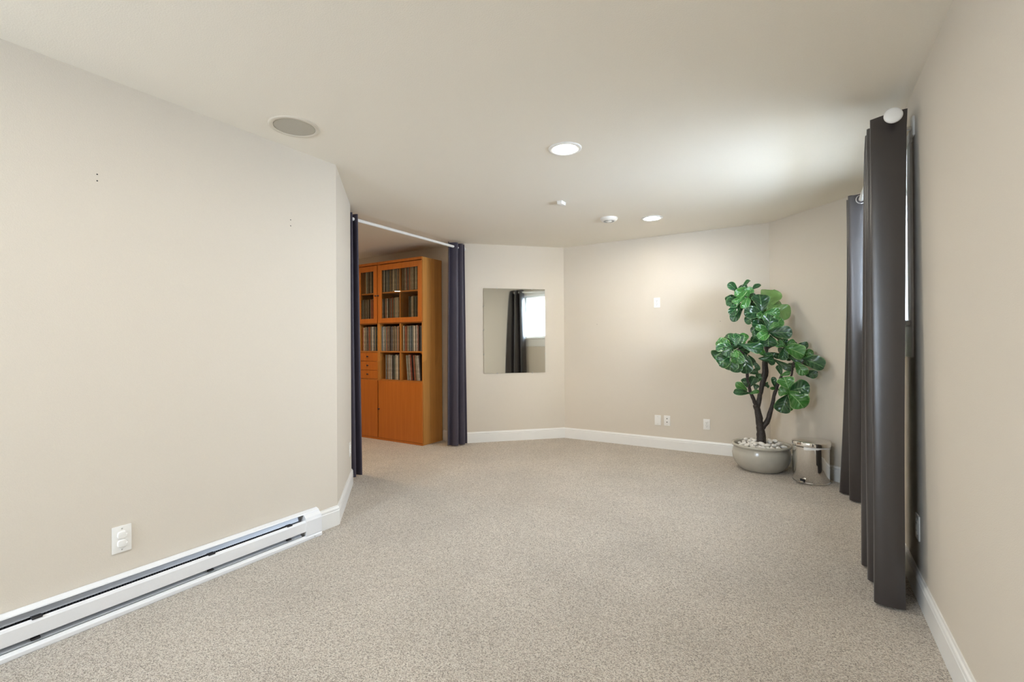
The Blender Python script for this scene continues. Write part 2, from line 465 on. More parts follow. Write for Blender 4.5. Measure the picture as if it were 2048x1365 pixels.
w2 = bpy.data.objects.new('added_window_2', None); COL.objects.link(w2); w2.location = (-1.88, REAR, RZa)  # added out of view to let in frontal fill daylight
struct(w2, 'small white framed window added for fill light in the wall behind the camera')
for a, b in ((RXa - .08, RXa + .01), (RXb - .01, RXb + .08)): MB().box(a, b, REAR - .01, REAR + .016, RZa - .04, RZb + .08, .003).build('side_casing', WHITE, w2)
MB().box(RXa + .01, RXb - .01, REAR - .01, REAR + .016, RZb - .01, RZb + .08, .003).build('head_casing', WHITE, w2)
MB().box(RXa - .09, RXb + .09, REAR - .06, REAR + .05, RZa - .02, RZa + .006, .004).build('sill', WHITE, w2)
for a, b, y_ in ((RXa, (RXa + RXb) / 2 + .02, REAR - .07), ((RXa + RXb) / 2 - .02, RXb, REAR - .10)):
    m = MB(); t_ = .035
    m.box(a, a + t_, y_, y_ + .028, RZa + .006, RZb, .003); m.box(b - t_, b, y_, y_ + .028, RZa + .006, RZb, .003); m.box(a + t_, b - t_, y_, y_ + .028, RZa + .006, RZa + .04, .003); m.box(a + t_, b - t_, y_, y_ + .028, RZb - .035, RZb, .003)
    sa = m.build('sash', SASH, w2)
    MB().box(a + t_ - .003, b - t_ + .003, y_ + .012, y_ + .016, RZa + .035, RZb - .03).build('pane', WGLASS, sa)

# outdoors: soffit and brick as mirrored, plus an unseen light-limiting ground strip
struct(MB().box(.617, 2.45, -1.6, 3.72, 2.30, 2.38).build('exterior_soffit', SOFFIT), 'tan underside of the deck outside the window')
struct(MB().box(.617, 2.8, -3, 9, .60, 1.02).build('exterior_ground_strip', PAVING), 'unseen dark ground strip outside the window, sized to limit light from below')  # unseen strip, depth chosen to hold back upward light on the ceiling
struct(MB().box(4.0, 4.25, .8, 2.3, 1.02, 3.6).build('exterior_wall', BRICK), 'sunlit pale brick wall outside the window')

# ------------------------------------------------------------------ ceiling fixtures
def ring_prof(r0, r1, t): return [(r0, 0), (r0, -t * .6), (r0 + t * .5, -t), (r1 - t * 1.2, -t), (r1 - t * .3, -t * .6), (r1, 0)]
def annulus(mb, prof, c, seg=48):
    rs = []
    n = len(prof)
    for k in range(seg):
        a = 2 * math.pi * k / seg
        rs.append([(c[0] + r * math.cos(a), c[1] + r * math.sin(a), c[2] + z) for r, z in prof])
    R = [[mb.bm.verts.new(p) for p in r] for r in rs]
    for k in range(seg):
        for j in range(n):
            mb.bm.faces.new((R[k][j], R[k][(j + 1) % n], R[(k + 1) % seg][(j + 1) % n], R[(k + 1) % seg][j]))
    return mb
def downlight(x, y, label, group='recessed ceiling downlights', r=.104, lens=None):
    t = thing('recessed_downlight', label, 'ceiling light', (x, y, H), group)
    annulus(MB(), ring_prof(r * .72, r, .007), (x, y, H)).build('trim_ring', LAMPW, t, smooth=True)
    MB().lathe([(r * .74, -.0015), (r * .58, -.004), (r * .3, -.0055), (.002, -.006)], (x, y, H), 40, cap0=True, cap1=True).build('lens', lens or LENS, t, smooth=True)
    return t
downlight(-1.257, 2.687, 'round lit downlight, the larger one near the middle of the ceiling')
downlight(-1.246, 4.657, 'round lit downlight beside the smoke alarm')
downlight(-1.25, .70, 'round downlight added overhead for fill light, out of the picture, nearest the camera')  # added out of view as fill near the camera
downlight(-1.25, -1.28, 'round downlight added near the rear wall for fill light, out of the picture')  # unseen lamp added as fill from the rear of the room
downlight(-8.03, .48, 'round lit downlight in the next room, mirrored in the cabinet glass', lens=LENS_WARM)
downlight(-4.25, 2.95, 'round downlight added just inside the next room to brighten the cabinets', lens=LENS_WARM)  # added out of view to light the cabinets more strongly
downlight(-4.95, 2.05, 'round unseen downlight added in the next room in front of the record cabinets', lens=LENS_WARM)  # unseen lamp added to raise the light in the next room

t = thing('ceiling_speaker', 'round beige in-ceiling speaker near the long wall', 'speaker', (-2.409, 1.603, H))
annulus(MB(), ring_prof(.108, .134, .006), (-2.409, 1.603, H)).build('trim_ring', SPKTRIM, t, smooth=True)
MB().lathe([(.107, -.001), (.105, -.0035), (.06, -.004), (.002, -.0042)], (-2.409, 1.603, H), 48).build('grille', GRILLE, t, smooth=True)

sx, sy = -1.605, 4.43
t = thing('smoke_alarm', 'round white smoke alarm on the ceiling beside the downlight', 'smoke alarm', (sx, sy, H))
MB().lathe([(.084, 0), (.084, -.010), (.080, -.016), (.070, -.027), (.064, -.030), (.052, -.030)], (sx, sy, H), 40).build('body', PLATE, t, smooth=True, angle=50)
annulus(MB(), [(.034, -.028), (.034, -.032), (.052, -.032), (.052, -.028)], (sx, sy, H), 40).build('vent_ring', HEATI, t, smooth=True)
MB().lathe([(.026, -.028), (.026, -.035), (.021, -.038), (.004, -.039)], (sx, sy, H), 32).build('test_button', PLATE, t, smooth=True)

sx, sy = -1.764, 3.69
t = thing('ceiling_sensor', 'small white box sensor on the ceiling, near the smoke alarm', 'sensor', (sx, sy, H))
M = Matrix.Translation((sx, sy, H)) @ Matrix.Rotation(math.radians(0), 4, 'Z')
m = MB(); m.box(-.022, .022, -.042, .042, -.026, -.004, .005, M=M, seg=2); m.build('housing', PLATE, t, smooth=True)
m = MB(); m.box(-.024, .024, -.044, .044, -.006, 0, .001, M=M); m.build('mounting_plate', PLATE, t)

# ------------------------------------------------------------------ wall plates
def plate_frame(p, ang):
    """matrix whose local +Y points into the room"""
    return Matrix.Translation(p) @ Matrix.Rotation(ang, 4, 'Z')
def wall_plate(name, label, cat, p, ang, kind, w=.070, h=.115):
    t = thing(name, label, cat, p)
    M = plate_frame(p, ang)
    MB().box(-w / 2, w / 2, 0, .0065, -h / 2, h / 2, .003, M=M, seg=2).build('cover_plate', PLATE, t, smooth=True)
    def scr(z):
        MB().lathe([(.0032, 0), (.0032, .0006), (.0022, .0012), (.0004, .0013)], (0, 0, 0), 10, M=M @ Matrix.Translation((0, .0065, z)) @ Matrix.Rotation(-math.pi / 2, 4, 'X')).build('screw', SCREW, t, smooth=True)
    if kind in ('duplex', 'capped'):
        scr(0 if kind == 'duplex' else .048)
        if kind == 'capped': scr(-.048)
        for z in (.0195, -.0195):
            m = MB(); m.box(-.0165, .0165, .005, .0085, z - .0145, z + .0145, .0055, M=M, seg=3)
            rc = m.build('receptacle', PLATE, t, smooth=True)
            if kind == 'duplex':
                for dx, hh in ((-.0063, .009), (.0063, .0072)):
                    MB().box(dx - .0012, dx + .0012, .0075, .0090, z + .003 - hh / 2, z + .003 + hh / 2, M=M).build('slot', DARK, rc)
                MB().lathe([(.0026, 0), (.0026, .0012), (.001, .0013)], (0, 0, 0), 10, M=M @ Matrix.Translation((0, .0078, z - .0075)) @ Matrix.Rotation(-math.pi / 2, 4, 'X')).build('ground_hole', DARK, rc)
            else:
                sq = lambda a, e=.6: (math.copysign(abs(math.cos(a)) ** e, math.cos(a)), math.copysign(abs(math.sin(a)) ** e, math.sin(a)))
                cp = MB().rings([[M @ Vector((.0185 * q * sq(6.2832 * k / 28)[0], yy, z + .0165 * q * sq(6.2832 * k / 28)[1])) for k in range(28)] for q, yy in ((1, .0062), (1, .011), (.9, .0135), (.6, .0142))]).build('safety_cap', PLATE, t, smooth=True)
                MB().box(-.0195, -.0135, .012, .0155, z - .004, z + .004, .0015, M=M).build('pull_tab', PLATE, cp)
    elif kind == 'coax':
        for z in (.024, -.016):
            j = MB().lathe([(.0075, 0), (.0075, .002), (.0055, .003), (.0055, .004)], (0, 0, 0), 6, M=M @ Matrix.Translation((0, .0062, z)) @ Matrix.Rotation(-math.pi / 2, 4, 'X')).build('jack', SCREW, t)
            MB().lathe([(.0048, .0), (.0048, .0066), (.003, .0068)], (0, 0, 0), 12, M=M @ Matrix.Translation((0, .0062, z)) @ Matrix.Rotation(-math.pi / 2, 4, 'X')).build('socket', DARK, j)
        scr(.045); scr(-.045)
    elif kind == 'blank':
        scr(.042); scr(-.042)
    elif kind == 'paddle':
        m = MB(); m.box(-.0175, .0175, .005, .009, -.034, .034, .002, M=M); pd = m.build('outlet_block', PLATE, t)
        for z in (.018, -.018):
            for dx in (-.006, .006): MB().box(dx - .0012, dx + .0012, .0085, .0096, z - .004, z + .004, M=M).build('slot', DARK, pd)
        scr(.048); scr(-.048)
    return t
RAD = math.radians
wall_plate('power_outlet', 'white wall outlet with two child-safety caps above the heater', 'outlet', (XL, .905, .328), RAD(-90), 'capped', .074, .122)
wall_plate('power_outlet', 'white duplex outlet high on the wall behind the plant', 'outlet', (-1.420, YB, 1.674), RAD(180), 'duplex')
wall_plate('blank_wall_plate', 'plain white blank wall plate low beside the cable jack plate', 'wall plate', (-1.420, YB, .321), RAD(180), 'blank')
wall_plate('cable_jack_plate', 'white wall plate with two dark round jacks', 'wall plate', (-1.315, YB, .323), RAD(180), 'coax')
wall_plate('power_outlet', 'white duplex outlet low on the wall, nearest the potted plant', 'outlet', (-.893, YB, .317), RAD(180), 'duplex')
wall_plate('power_outlet', 'white outlet in the shade behind the long dark curtain', 'outlet', (XR, 2.925, .335), RAD(90), 'paddle', .078, .118)
wall_plate('power_outlet', 'white outlet seen edge-on on the short angled wall by the doorway', 'outlet', (-3.245, 2.65, .335), RAD(-45), 'duplex')

# ------------------------------------------------------------------ baseboard heater
HY0, HY1 = -.75, 1.925
t = thing('baseboard_heater', 'long white electric baseboard heater along the wall', 'heater', (XL, .6, 0))
X = lambda o: XL + o
def bar(mb, prof, y0, y1): return mb.rings([[(X(o), y0, z) for o, z in prof], [(X(o), y1, z) for o, z in prof]])
bar(MB(), [(0, .012), (.004, .012), (.004, .160), (0, .160)], HY0, HY1).build('back_panel', HEATI, t)
bar(MB(), [(.003, .156), (.003, .170), (.012, .170), (.034, .1615), (.036, .1565), (.033, .1565), (.012, .165)], HY0, HY1).build('hood', HEATW, t)
bar(MB(), [(.003, .0), (.064, .0), (.066, .004), (.066, .018), (.062, .022), (.052, .030), (.049, .029), (.058, .019), (.003, .016)], HY0, HY1).build('bottom_rail', HEATW, t)
bar(MB(), [(.054, .058), (.057, .056), (.060, .059), (.060, .114), (.055, .123), (.048, .126), (.047, .123), (.054, .120), (.057, .112), (.057, .060)], HY0 + .06, 1.822).build('front_cover', HEATW, t)
bar(MB(), [(.0045, .156), (.007, .156), (.0205, .124), (.018, .123)], HY0 + .02, 1.79).build('reflector', HEATR, t)
bar(MB(), [(.010, .060), (.012, .062), (.054, .036), (.053, .033)], HY0 + .02, 1.79).build('lower_deflector', HEATR, t)
el = MB().tube([(X(.030), HY0 + .08, .078), (X(.030), 1.80, .078)], .009, 10).build('heating_tube', HEATD, t, smooth=True)
m = MB(); k = 0
y = HY0 + .12
while y < 1.72:
    m.box(X(.010), X(.044), y, y + .0016, .066, .119); y += .0105
fins = m.build('fin_row', HEATD, el); fins['kind'] = 'stuff'
for y in (.02, .60, 1.26, 1.70):
    if y > 1.7: continue
    br_ = MB(); br_.box(X(.030), X(.058), y - .006, y + .026, .1245, .131, .001); br_.build('upper_clip', HEATD, t)
    br_ = MB(); br_.box(X(.040), X(.056), y - .008, y + .02, .041, .0485, .001); br_.build('lower_clip', HEATD, t)
for (a, b, nm) in ((1.815, HY1, 'end_cap'), (HY0, HY0 + .105, 'end_cap')):
    m = MB()
    bar(m, [(.003, .020), (.057, .022), (.0625, .030), (.0625, .118), (.056, .138), (.036, .155), (.012, .164), (.003, .164)], a, b)
    m.build(nm, HEATW, t)
MB().lathe([(.004, 0), (.004, .001), (.001, .002)], (0, 0, 0), 8, M=Matrix.Translation((X(.066), 1.872, .011)) @ Matrix.Rotation(math.pi / 2, 4, 'Y')).build('screw', SCREW, t)

# ------------------------------------------------------------------ mirror
MC = Vector(((-3.342 - 2.783) / 2, (4.754 + 5.313) / 2, 0)); MWID = .79
MM = Matrix.Translation(MC) @ Matrix.Rotation(RAD(-135), 4, 'Z')      # local +Y into the room, local X along the wall
t = thing('wall_mirror', 'frameless rectangular mirror held by small clips on the angled wall', 'mirror', (MC.x, MC.y, .843))
m = MB(); m.box(-MWID / 2, MWID / 2, .004, .009, .843, 1.898, .0012, M=MM); m.build('glass', MIRROR, t)
m = MB(); m.box(-MWID / 2 + .002, MWID / 2 - .002, .0, .0035, .845, 1.896, M=MM); m.build('backing', DARK, t)
def clip(lx, z, vert):
    a, b = (.008, .006) if not vert else (.006, .008)
    m = MB(); m.box(lx - a, lx + a, .0, .012, z - b, z + b, .002, M=MM); m.build('clip', SCREW, t)
for lx in (-.225, .225):
    clip(lx, .843, False); clip(lx, 1.898, False)
for z in (1.08, 1.38, 1.68):
    clip(-MWID / 2, z, True); clip(MWID / 2, z, True)

# ------------------------------------------------------------------ curtains
def crom(P, n):
    P = [Vector(p) for p in P]; out = []
    for i in range(len(P) - 1):
        p0 = P[max(i - 1, 0)]; p1 = P[i]; p2 = P[i + 1]; p3 = P[min(i + 2, len(P) - 1)]
        for k in range(n):
            u = k / n
            out.append(.5 * ((2 * p1) + (p2 - p0) * u + (2 * p0 - 5 * p1 + 4 * p2 - p3) * u * u + (3 * p1 - p0 - 3 * p2 + p3) * u ** 3))
    out.append(P[-1])
    return out
def fabric(top, bot, z0, z1, mat, parent, name='fabric_panel', ease=1.0, nz=26, wob=.004, th=.0022, seed=1, topcurve=None):
    rnd = random.Random(seed)
    tp = crom(top, 5); bp_ = crom(bot, 5); n = len(tp)
    ph = [rnd.random() * 6.28 for _ in range(3)]
    rs = []
    for i in range(nz + 1):
        s = i / nz; k = s ** ease
        line = []
        for j in range(n):
            p = tp[j].lerp(bp_[j], k)
            a = j / n * 14
            p = p + Vector((math.sin(a + ph[0] + s * 5), math.cos(a * 1.3 + ph[1] + s * 4))) * wob * s
            line.append(p)
        ring = []; back = []
        for j in range(n):
            d = (line[min(j + 1, n - 1)] - line[max(j - 1, 0)])
            d = d.normalized() if d.length > 1e-6 else Vector((1, 0))
            nn = Vector((-d.y, d.x)) * th / 2
            zt = z1 + (topcurve(j / (n - 1)) if topcurve else 0)
            z = zt + (z0 - zt) * s
            ring.append((line[j].x + nn.x, line[j].y + nn.y, z)); back.append((line[j].x - nn.x, line[j].y - nn.y, z))
        rs.append(ring + back[::-1])
    return MB().rings(rs).build(name, mat, parent, smooth=True, angle=60)
def torus(c, R, r, M, seg=24, sub=8):
    mb = MB(); prof = [(R + r * math.cos(2 * math.pi * k / sub), r * math.sin(2 * math.pi * k / sub)) for k in range(sub)]
    rs = []
    for k in range(seg):
        a = 2 * math.pi * k / seg
        rs.append([Vector(c) + M @ Vector((q * math.cos(a), q * math.sin(a), z)) for q, z in prof])
    R_ = [[mb.bm.verts.new(p) for p in q] for q in rs]
    for k in range(seg):
        for j in range(sub):
            mb.bm.faces.new((R_[k][j], R_[k][(j + 1) % sub], R_[(k + 1) % seg][(j + 1) % sub], R_[(k + 1) % seg][j]))
    return mb
RODX, RZ0, RZ1, RY0, RY1 = .370, 2.277, 2.232, 2.825, 4.60
def rodz(y): return RZ0 + (RZ1 - RZ0) * (y - RY0) / (RY1 - RY0)
# window rod
t = thing('curtain_rod', 'white curtain rod with round end knob above the window', 'curtain rod', (RODX, 3.7, 2.2))
MB().tube([(RODX, RY0, rodz(RY0)), (RODX, RY1, rodz(RY1))], .0165, 16).build('pole', RODW, t, smooth=True)
MX = Matrix.Rotation(math.pi / 2, 4, 'X')       # local +Z -> room -Y
for y, s, nm in ((RY0, 1, 'finial'), (RY1, -1, 'finial')):
    MB().lathe([(.0185, -.012), (.021, .0), (.027, .006), (.034, .012), (.0365, .017), (.035, .022), (.028, .026), (.004, .028)], (RODX, y, rodz(y)), 32, M=Matrix.Diagonal((1, s, 1, 1)) @ MX).build(nm, RODW, t, smooth=True, angle=60)
for y in (2.95, 4.52):
    m = MB(); m.box(XR - .010, XR, y - .022, y + .022, rodz(y) - .065, rodz(y) + .03, .003); b = m.build('bracket', RODW, t)
    m = MB(); m.box(RODX - .02, XR - .008, y - .008, y + .008, rodz(y) - .03, rodz(y) - .0165, .002); m.build('bracket_arm', RODW, b)
# near window panel
near_top = [(.432, 2.876), (.37, 2.868), (.305, 2.871), (.294, 2.886), (.35, 2.925), (.418, 2.945), (.36, 2.97), (.298, 2.993), (.295, 3.006), (.35, 3.035), (.418, 3.052), (.36, 3.072), (.300, 3.095), (.298, 3.106), (.35, 3.125), (.420, 3.135)]
near_bot = [(.388, 2.726), (.345, 2.722), (.286, 2.732), (.278, 2.758), (.32, 2.85), (.385, 2.895), (.32, 2.945), (.281, 2.972), (.276, 3.0), (.32, 3.06), (.385, 3.09), (.32, 3.13), (.278, 3.152), (.272, 3.178), (.32, 3.21), (.39, 3.22)]
t = thing('curtain', 'long dark grey-brown grommet curtain, the near panel at the window', 'curtain', (.35, 2.95, .012), 'window curtains')
fabric(near_top, near_bot, .012, 2.312, FABW, t, seed=3, ease=.55, topcurve=lambda u: .010 * math.cos(u * 20))
for y in (2.871, 2.938, 2.984, 3.044, 3.083, 3.128):
    torus((RODX, y, rodz(y)), .031, .0042, MX).build('grommet', GROM, t, smooth=True)
# far window panel
far_top = [(.437, 4.205), (.37, 4.198), (.307, 4.203), (.296, 4.222), (.35, 4.26), (.42, 4.285), (.36, 4.32), (.302, 4.35), (.300, 4.372), (.35, 4.40), (.42, 4.42)]
far_bot = [(.425, 4.362), (.36, 4.366), (.312, 4.382), (.302, 4.412), (.345, 4.47), (.395, 4.50), (.325, 4.535), (.258, 4.568), (.249, 4.60), (.315, 4.64), (.405, 4.655)]
t = thing('curtain', 'dark grommet curtain brightly lit by the window, the far panel beside the bin', 'curtain', (.35, 4.4, .012), 'window curtains')
fabric(far_top, far_bot, .012, 2.283, FABW, t, seed=5, ease=2.4, topcurve=lambda u: .008 * math.cos(u * 16))
for y in (4.2, 4.272, 4.31, 4.408):
    torus((RODX, y, rodz(y)), .031, .0042, MX).build('grommet', GROM, t, smooth=True)
# doorway rod and curtains
t = thing('tension_rod', 'thin white tension rod across the top of the doorway', 'curtain rod', (-3.5, 3.7, 2.35))
MB().tube([(-3.5, 2.775, 2.368), (-3.5, 3.6, 2.366)], .0155, 16).build('outer_tube', RODW, t, smooth=True)
MB().tube([(-3.5, 3.58, 2.366), (-3.5, 4.575, 2.364)], .0145, 16).build('inner_tube', RODW, t, smooth=True)
for y in (2.766, 4.577): MB().tube([(-3.5, y - .008, 2.366), (-3.5, y + .008, 2.366)], .022, 16).build('end_cap', RODW, t, smooth=True)
dr_top = [(-3.500, 4.290), (-3.535, 4.315), (-3.545, 4.345), (-3.50, 4.365), (-3.462, 4.390), (-3.468, 4.415), (-3.52, 4.425), (-3.535, 4.44), (-3.49, 4.455), (-3.452, 4.475), (-3.46, 4.495), (-3.51, 4.50), (-3.49, 4.52), (-3.462, 4.535)]
dr_bot = [(-3.545, 4.310), (-3.575, 4.325), (-3.565, 4.35), (-3.51, 4.36), (-3.468, 4.385), (-3.470, 4.412), (-3.52, 4.42), (-3.535, 4.44), (-3.48, 4.455), (-3.440, 4.48), (-3.445, 4.50), (-3.49, 4.505), (-3.475, 4.53), (-3.448, 4.55)]
t = thing('curtain', 'dark navy doorway curtain gathered beside the mirror wall', 'curtain', (-3.5, 4.43, .012), 'doorway curtains')
fabric(dr_top, dr_bot, .012, 2.412, FABO, t, seed=8, wob=.003)
dl_top = [(-3.46, 2.785), (-3.54, 2.805), (-3.545, 2.83), (-3.47, 2.85), (-3.46, 2.87), (-3.54, 2.885), (-3.54, 2.905), (-3.475, 2.92), (-3.465, 2.935), (-3.525, 2.945), (-3.545, 2.955)]
dl_bot = [(-3.46, 2.785), (-3.55, 2.805), (-3.55, 2.84), (-3.47, 2.865), (-3.462, 2.895), (-3.55, 2.915), (-3.55, 2.94), (-3.475, 2.955), (-3.468, 2.975), (-3.535, 2.995), (-3.555, 3.005)]
t = thing('curtain', 'dark navy doorway curtain seen as a narrow strip past the angled wall', 'curtain', (-3.5, 2.9, .012), 'doorway curtains')
fabric(dl_top, dl_bot, .012, 2.412, FABO, t, seed=9, wob=.003)

# ------------------------------------------------------------------ record cabinets
CF, CB = 4.224, 4.572      # carcass front and back; doors stand 18 mm proud
P_ = .018
def cabinet(name, label, x0, x1, mid, zs):
    t = thing(name, label, 'cabinet', ((x0 + x1) / 2, (CF + CB) / 2, 0), 'record cabinets')
    MB().box(x1 - P_, x1, CF, CB, .0, 2.26, .001).build('side_panel', WOODS, t)
    MB().box(x0, x0 + P_, CF, CB, .0, 2.26, .001).build('side_panel', WOODS, t)
    MB().box(x0 + P_, x1 - P_, CF, CB, 2.242, 2.26).build('top_panel', WOODI, t)
    MB().box(x0 - .0, x1 + .0, CF - .018, CF - .0005, 2.228, 2.26, .001).build('cornice', WOODF, t)
    MB().box(x0 + P_, x1 - P_, CB - .006, CB, .0, 2.242).build('back_panel', WOODI, t)
    MB().box(x0 + P_, x1 - P_, CF, CB - .006, .024, .042).build('bottom_panel', WOODI, t)
    MB().box(x0, x1, CF - .018, CF - .0005, .0, .022, .001).build('plinth', WOODF, t)
    for z in zs: MB().box(x0 + P_, x1 - P_, CF + .001, CB - .006, z - .009, z + .009).build('shelf', WOODI, t)
    if mid:
        for a, b in ((.768, 1.109), (1.127, 1.470), (1.488, 1.855), (1.873, 2.242)):
            MB().box((x0 + x1) / 2 - .009, (x0 + x1) / 2 + .009, CF + .001, CB - .006, a, b).build('divider', WOODI, t)
    return t
def knob(p, parent):
    MB().lathe([(.006, 0), (.006, .003), (.004, .006), (.004, .012), (.010, .015), (.011, .020), (.006, .024), (.001, .025)], p, 14, M=MX).build('knob', HEATD, parent, smooth=True)
def door(t, x0, x1, z0, z1, kx):
    d = MB().box(x0, x1, CF - .018, CF - .001, z0, z1, .0015).build('door', WOODF, t)
    knob((kx, CF - .018, z1 - .36), d)
def glass_door(t, x0, x1, z0, z1, kx):
    f = .060; m = MB()
    m.box(x0, x0 + f, CF - .018, CF - .001, z0, z1, .0012); m.box(x1 - f, x1, CF - .018, CF - .001, z0, z1, .0012)
    m.box(x0 + f, x1 - f, CF - .0178, CF - .0012, z0, z0 + f, .0012); m.box(x0 + f, x1 - f, CF - .0178, CF - .0012, z1 - f - .01, z1, .0012)
    d = m.build('glass_door', WOODF, t)
    MB().box(x0 + f - .004, x1 - f + .004, CF - .012, CF - .008, z0 + f - .004, z1 - f - .006).build('pane', GLASS, d)
    knob((kx, CF - .018, 1.83), d)
WX0, WX1, NX0, NX1 = -4.603, -3.852, -4.985, -4.607
ZS = (.759, 1.118, 1.479, 1.864)
wide = cabinet('record_cabinet', 'wide orange-stained record cabinet nearer the curtain, two columns of cubbies', WX0, WX1, True, ZS)
glass_door(wide, WX0 + .010, WX1 - .004, 1.482, 2.219, WX0 + .02)
door(wide, WX0 + .010, WX1 - .004, .025, .752, WX0 + .025)
narrow = cabinet('record_cabinet', 'narrow orange-stained cabinet with three small drawers, half behind the curtain', NX0, NX1, False, ZS)
glass_door(narrow, NX0 + .003, NX1 - .010, 1.482, 2.219, NX1 - .02)
door(narrow, NX0 + .003, NX1 - .010, .025, .752, NX0 + .02)
for z0, z1 in ((.770, .876), (.880, .992), (.996, 1.106)):
    d = MB().box(NX0 + .02, NX1 - .02, CF - .006, CF + .02, z0, z1, .0015).build('drawer', WOODF, narrow)
    MB().box(NX0 + .03, NX1 - .03, CF + .02, CB - .03, z0 + .01, z1 - .015).build('drawer_box', WOODI, d)
    knob(((NX0 + NX1) / 2, CF - .006, (z0 + z1) / 2 + .004), d)

# records: one sleeve mesh per colour, shared by the copies
SLEEVES = [(.62, .58, .50), (.72, .70, .66), (.018, .017, .018), (.022, .020, .022), (.12, .08, .05), (.25, .17, .10), (.10, .13, .17), (.22, .24, .26), (.33, .09, .05), (.38, .32, .24), (.07, .06, .06), (.46, .42, .36), (.16, .20, .18), (.30, .26, .22)]
sleeve_mesh = []
for i, c in enumerate(SLEEVES):
    mt = plain('card_sleeve_%02d' % i, c, .55, bscale=45, var=.35, bump=.2)
    m = MB(); m.box(-.5, .5, -.155, .155, 0, .312, .0)
    bmesh.ops.bevel(m.bm, geom=[e for e in m.bm.edges if abs(e.verts[0].co.y + .155) < 1e-5 and abs(e.verts[1].co.y + .155) < 1e-5 and abs(e.verts[0].co.z - e.verts[1].co.z) > .1], offset=.16, segments=2, affect='EDGES')
    o = m.build('record_sleeve', mt, None, base=(0, 0, 0)); me = o.data; bpy.data.objects.remove(o)
    sleeve_mesh.append(me)
SNAMES = ['cream', 'off-white', 'black', 'black', 'brown', 'tan', 'slate blue', 'grey', 'rust red', 'sand', 'charcoal', 'beige', 'grey-green', 'taupe']
def ordinal(n): return '%d%s' % (n, 'th' if 10 <= n % 100 <= 20 else {1: 'st', 2: 'nd', 3: 'rd'}.get(n % 10, 'th'))
def fill(x0, x1, z, where, group, lean=0.0, seed=1):
    rnd = random.Random(seed); x = x0 + .003; n = 0
    while True:
        w_ = rnd.choice((.007, .008, .010, .012, .014, .017))
        if x + w_ > x1 - .003: break
        ci = rnd.randrange(len(sleeve_mesh)); n += 1
        o = bpy.data.objects.new('record_sleeve', sleeve_mesh[ci]); COL.objects.link(o)
        hgt = rnd.uniform(.97, 1.01)
        a = lean * (1 if rnd.random() > .0 else 0)
        o.location = (x + w_ / 2 - (.31 * hgt * math.sin(a) if a > 0 else 0) * 0, CF + .165 + rnd.uniform(.008, .028), z)
        o.rotation_euler = (0, a, 0)
        o.scale = (w_ - .0006, 1, hgt)
        tag(o, '%s record sleeve, %s from the left in %s' % (SNAMES[ci], ordinal(n), where), 'record', group)
        x += w_ / max(.9, math.cos(a)) + (.0004 if rnd.random() > .12 else .002)
NI0, NI1 = NX0 + P_, NX1 - P_
WM = (WX0 + WX1) / 2
L0, L1, R0, R1 = WX0 + P_, WM - .009, WM + .009, WX1 - P_
fill(L0, L1, 1.873, "wide cabinet's top left shelf", 'records, wide cabinet top shelf left', seed=21)
fill(R0, R1, 1.873, "wide cabinet's top right shelf", 'records, wide cabinet top shelf right', seed=22)
fill(L0, L1, 1.488, "wide cabinet's lower left glazed shelf", 'records, wide cabinet lower glass shelf left', seed=23)
fill(R0 + .095, R1, 1.488, "wide cabinet's lower right glazed shelf", 'records, wide cabinet lower glass shelf right', seed=24)
fill(L0, L1, 1.127, "wide cabinet's upper left open cubby", 'records, wide cabinet upper left cubby', seed=25)
fill(R0, R1, 1.127, "wide cabinet's upper right open cubby", 'records, wide cabinet upper right cubby', seed=26)
fill(L0 + .075, L1, .768, "wide cabinet's lower left open cubby", 'records, wide cabinet lower left cubby', seed=27)
fill(R0 + .085, R1 - .028, .770, "wide cabinet's lower right open cubby", 'records, wide cabinet lower right cubby', lean=.075 * -1, seed=28)
fill(NI0 + .10, NI1, 1.873, "narrow cabinet's top shelf", 'records, narrow cabinet top shelf', seed=29)
fill(NI0, NI1, 1.488, "narrow cabinet's lower glazed shelf", 'records, narrow cabinet lower glass shelf', seed=30)
fill(NI0 + .03, NI1, 1.127, "narrow cabinet's open cubby", 'records, narrow cabinet cubby', seed=31)

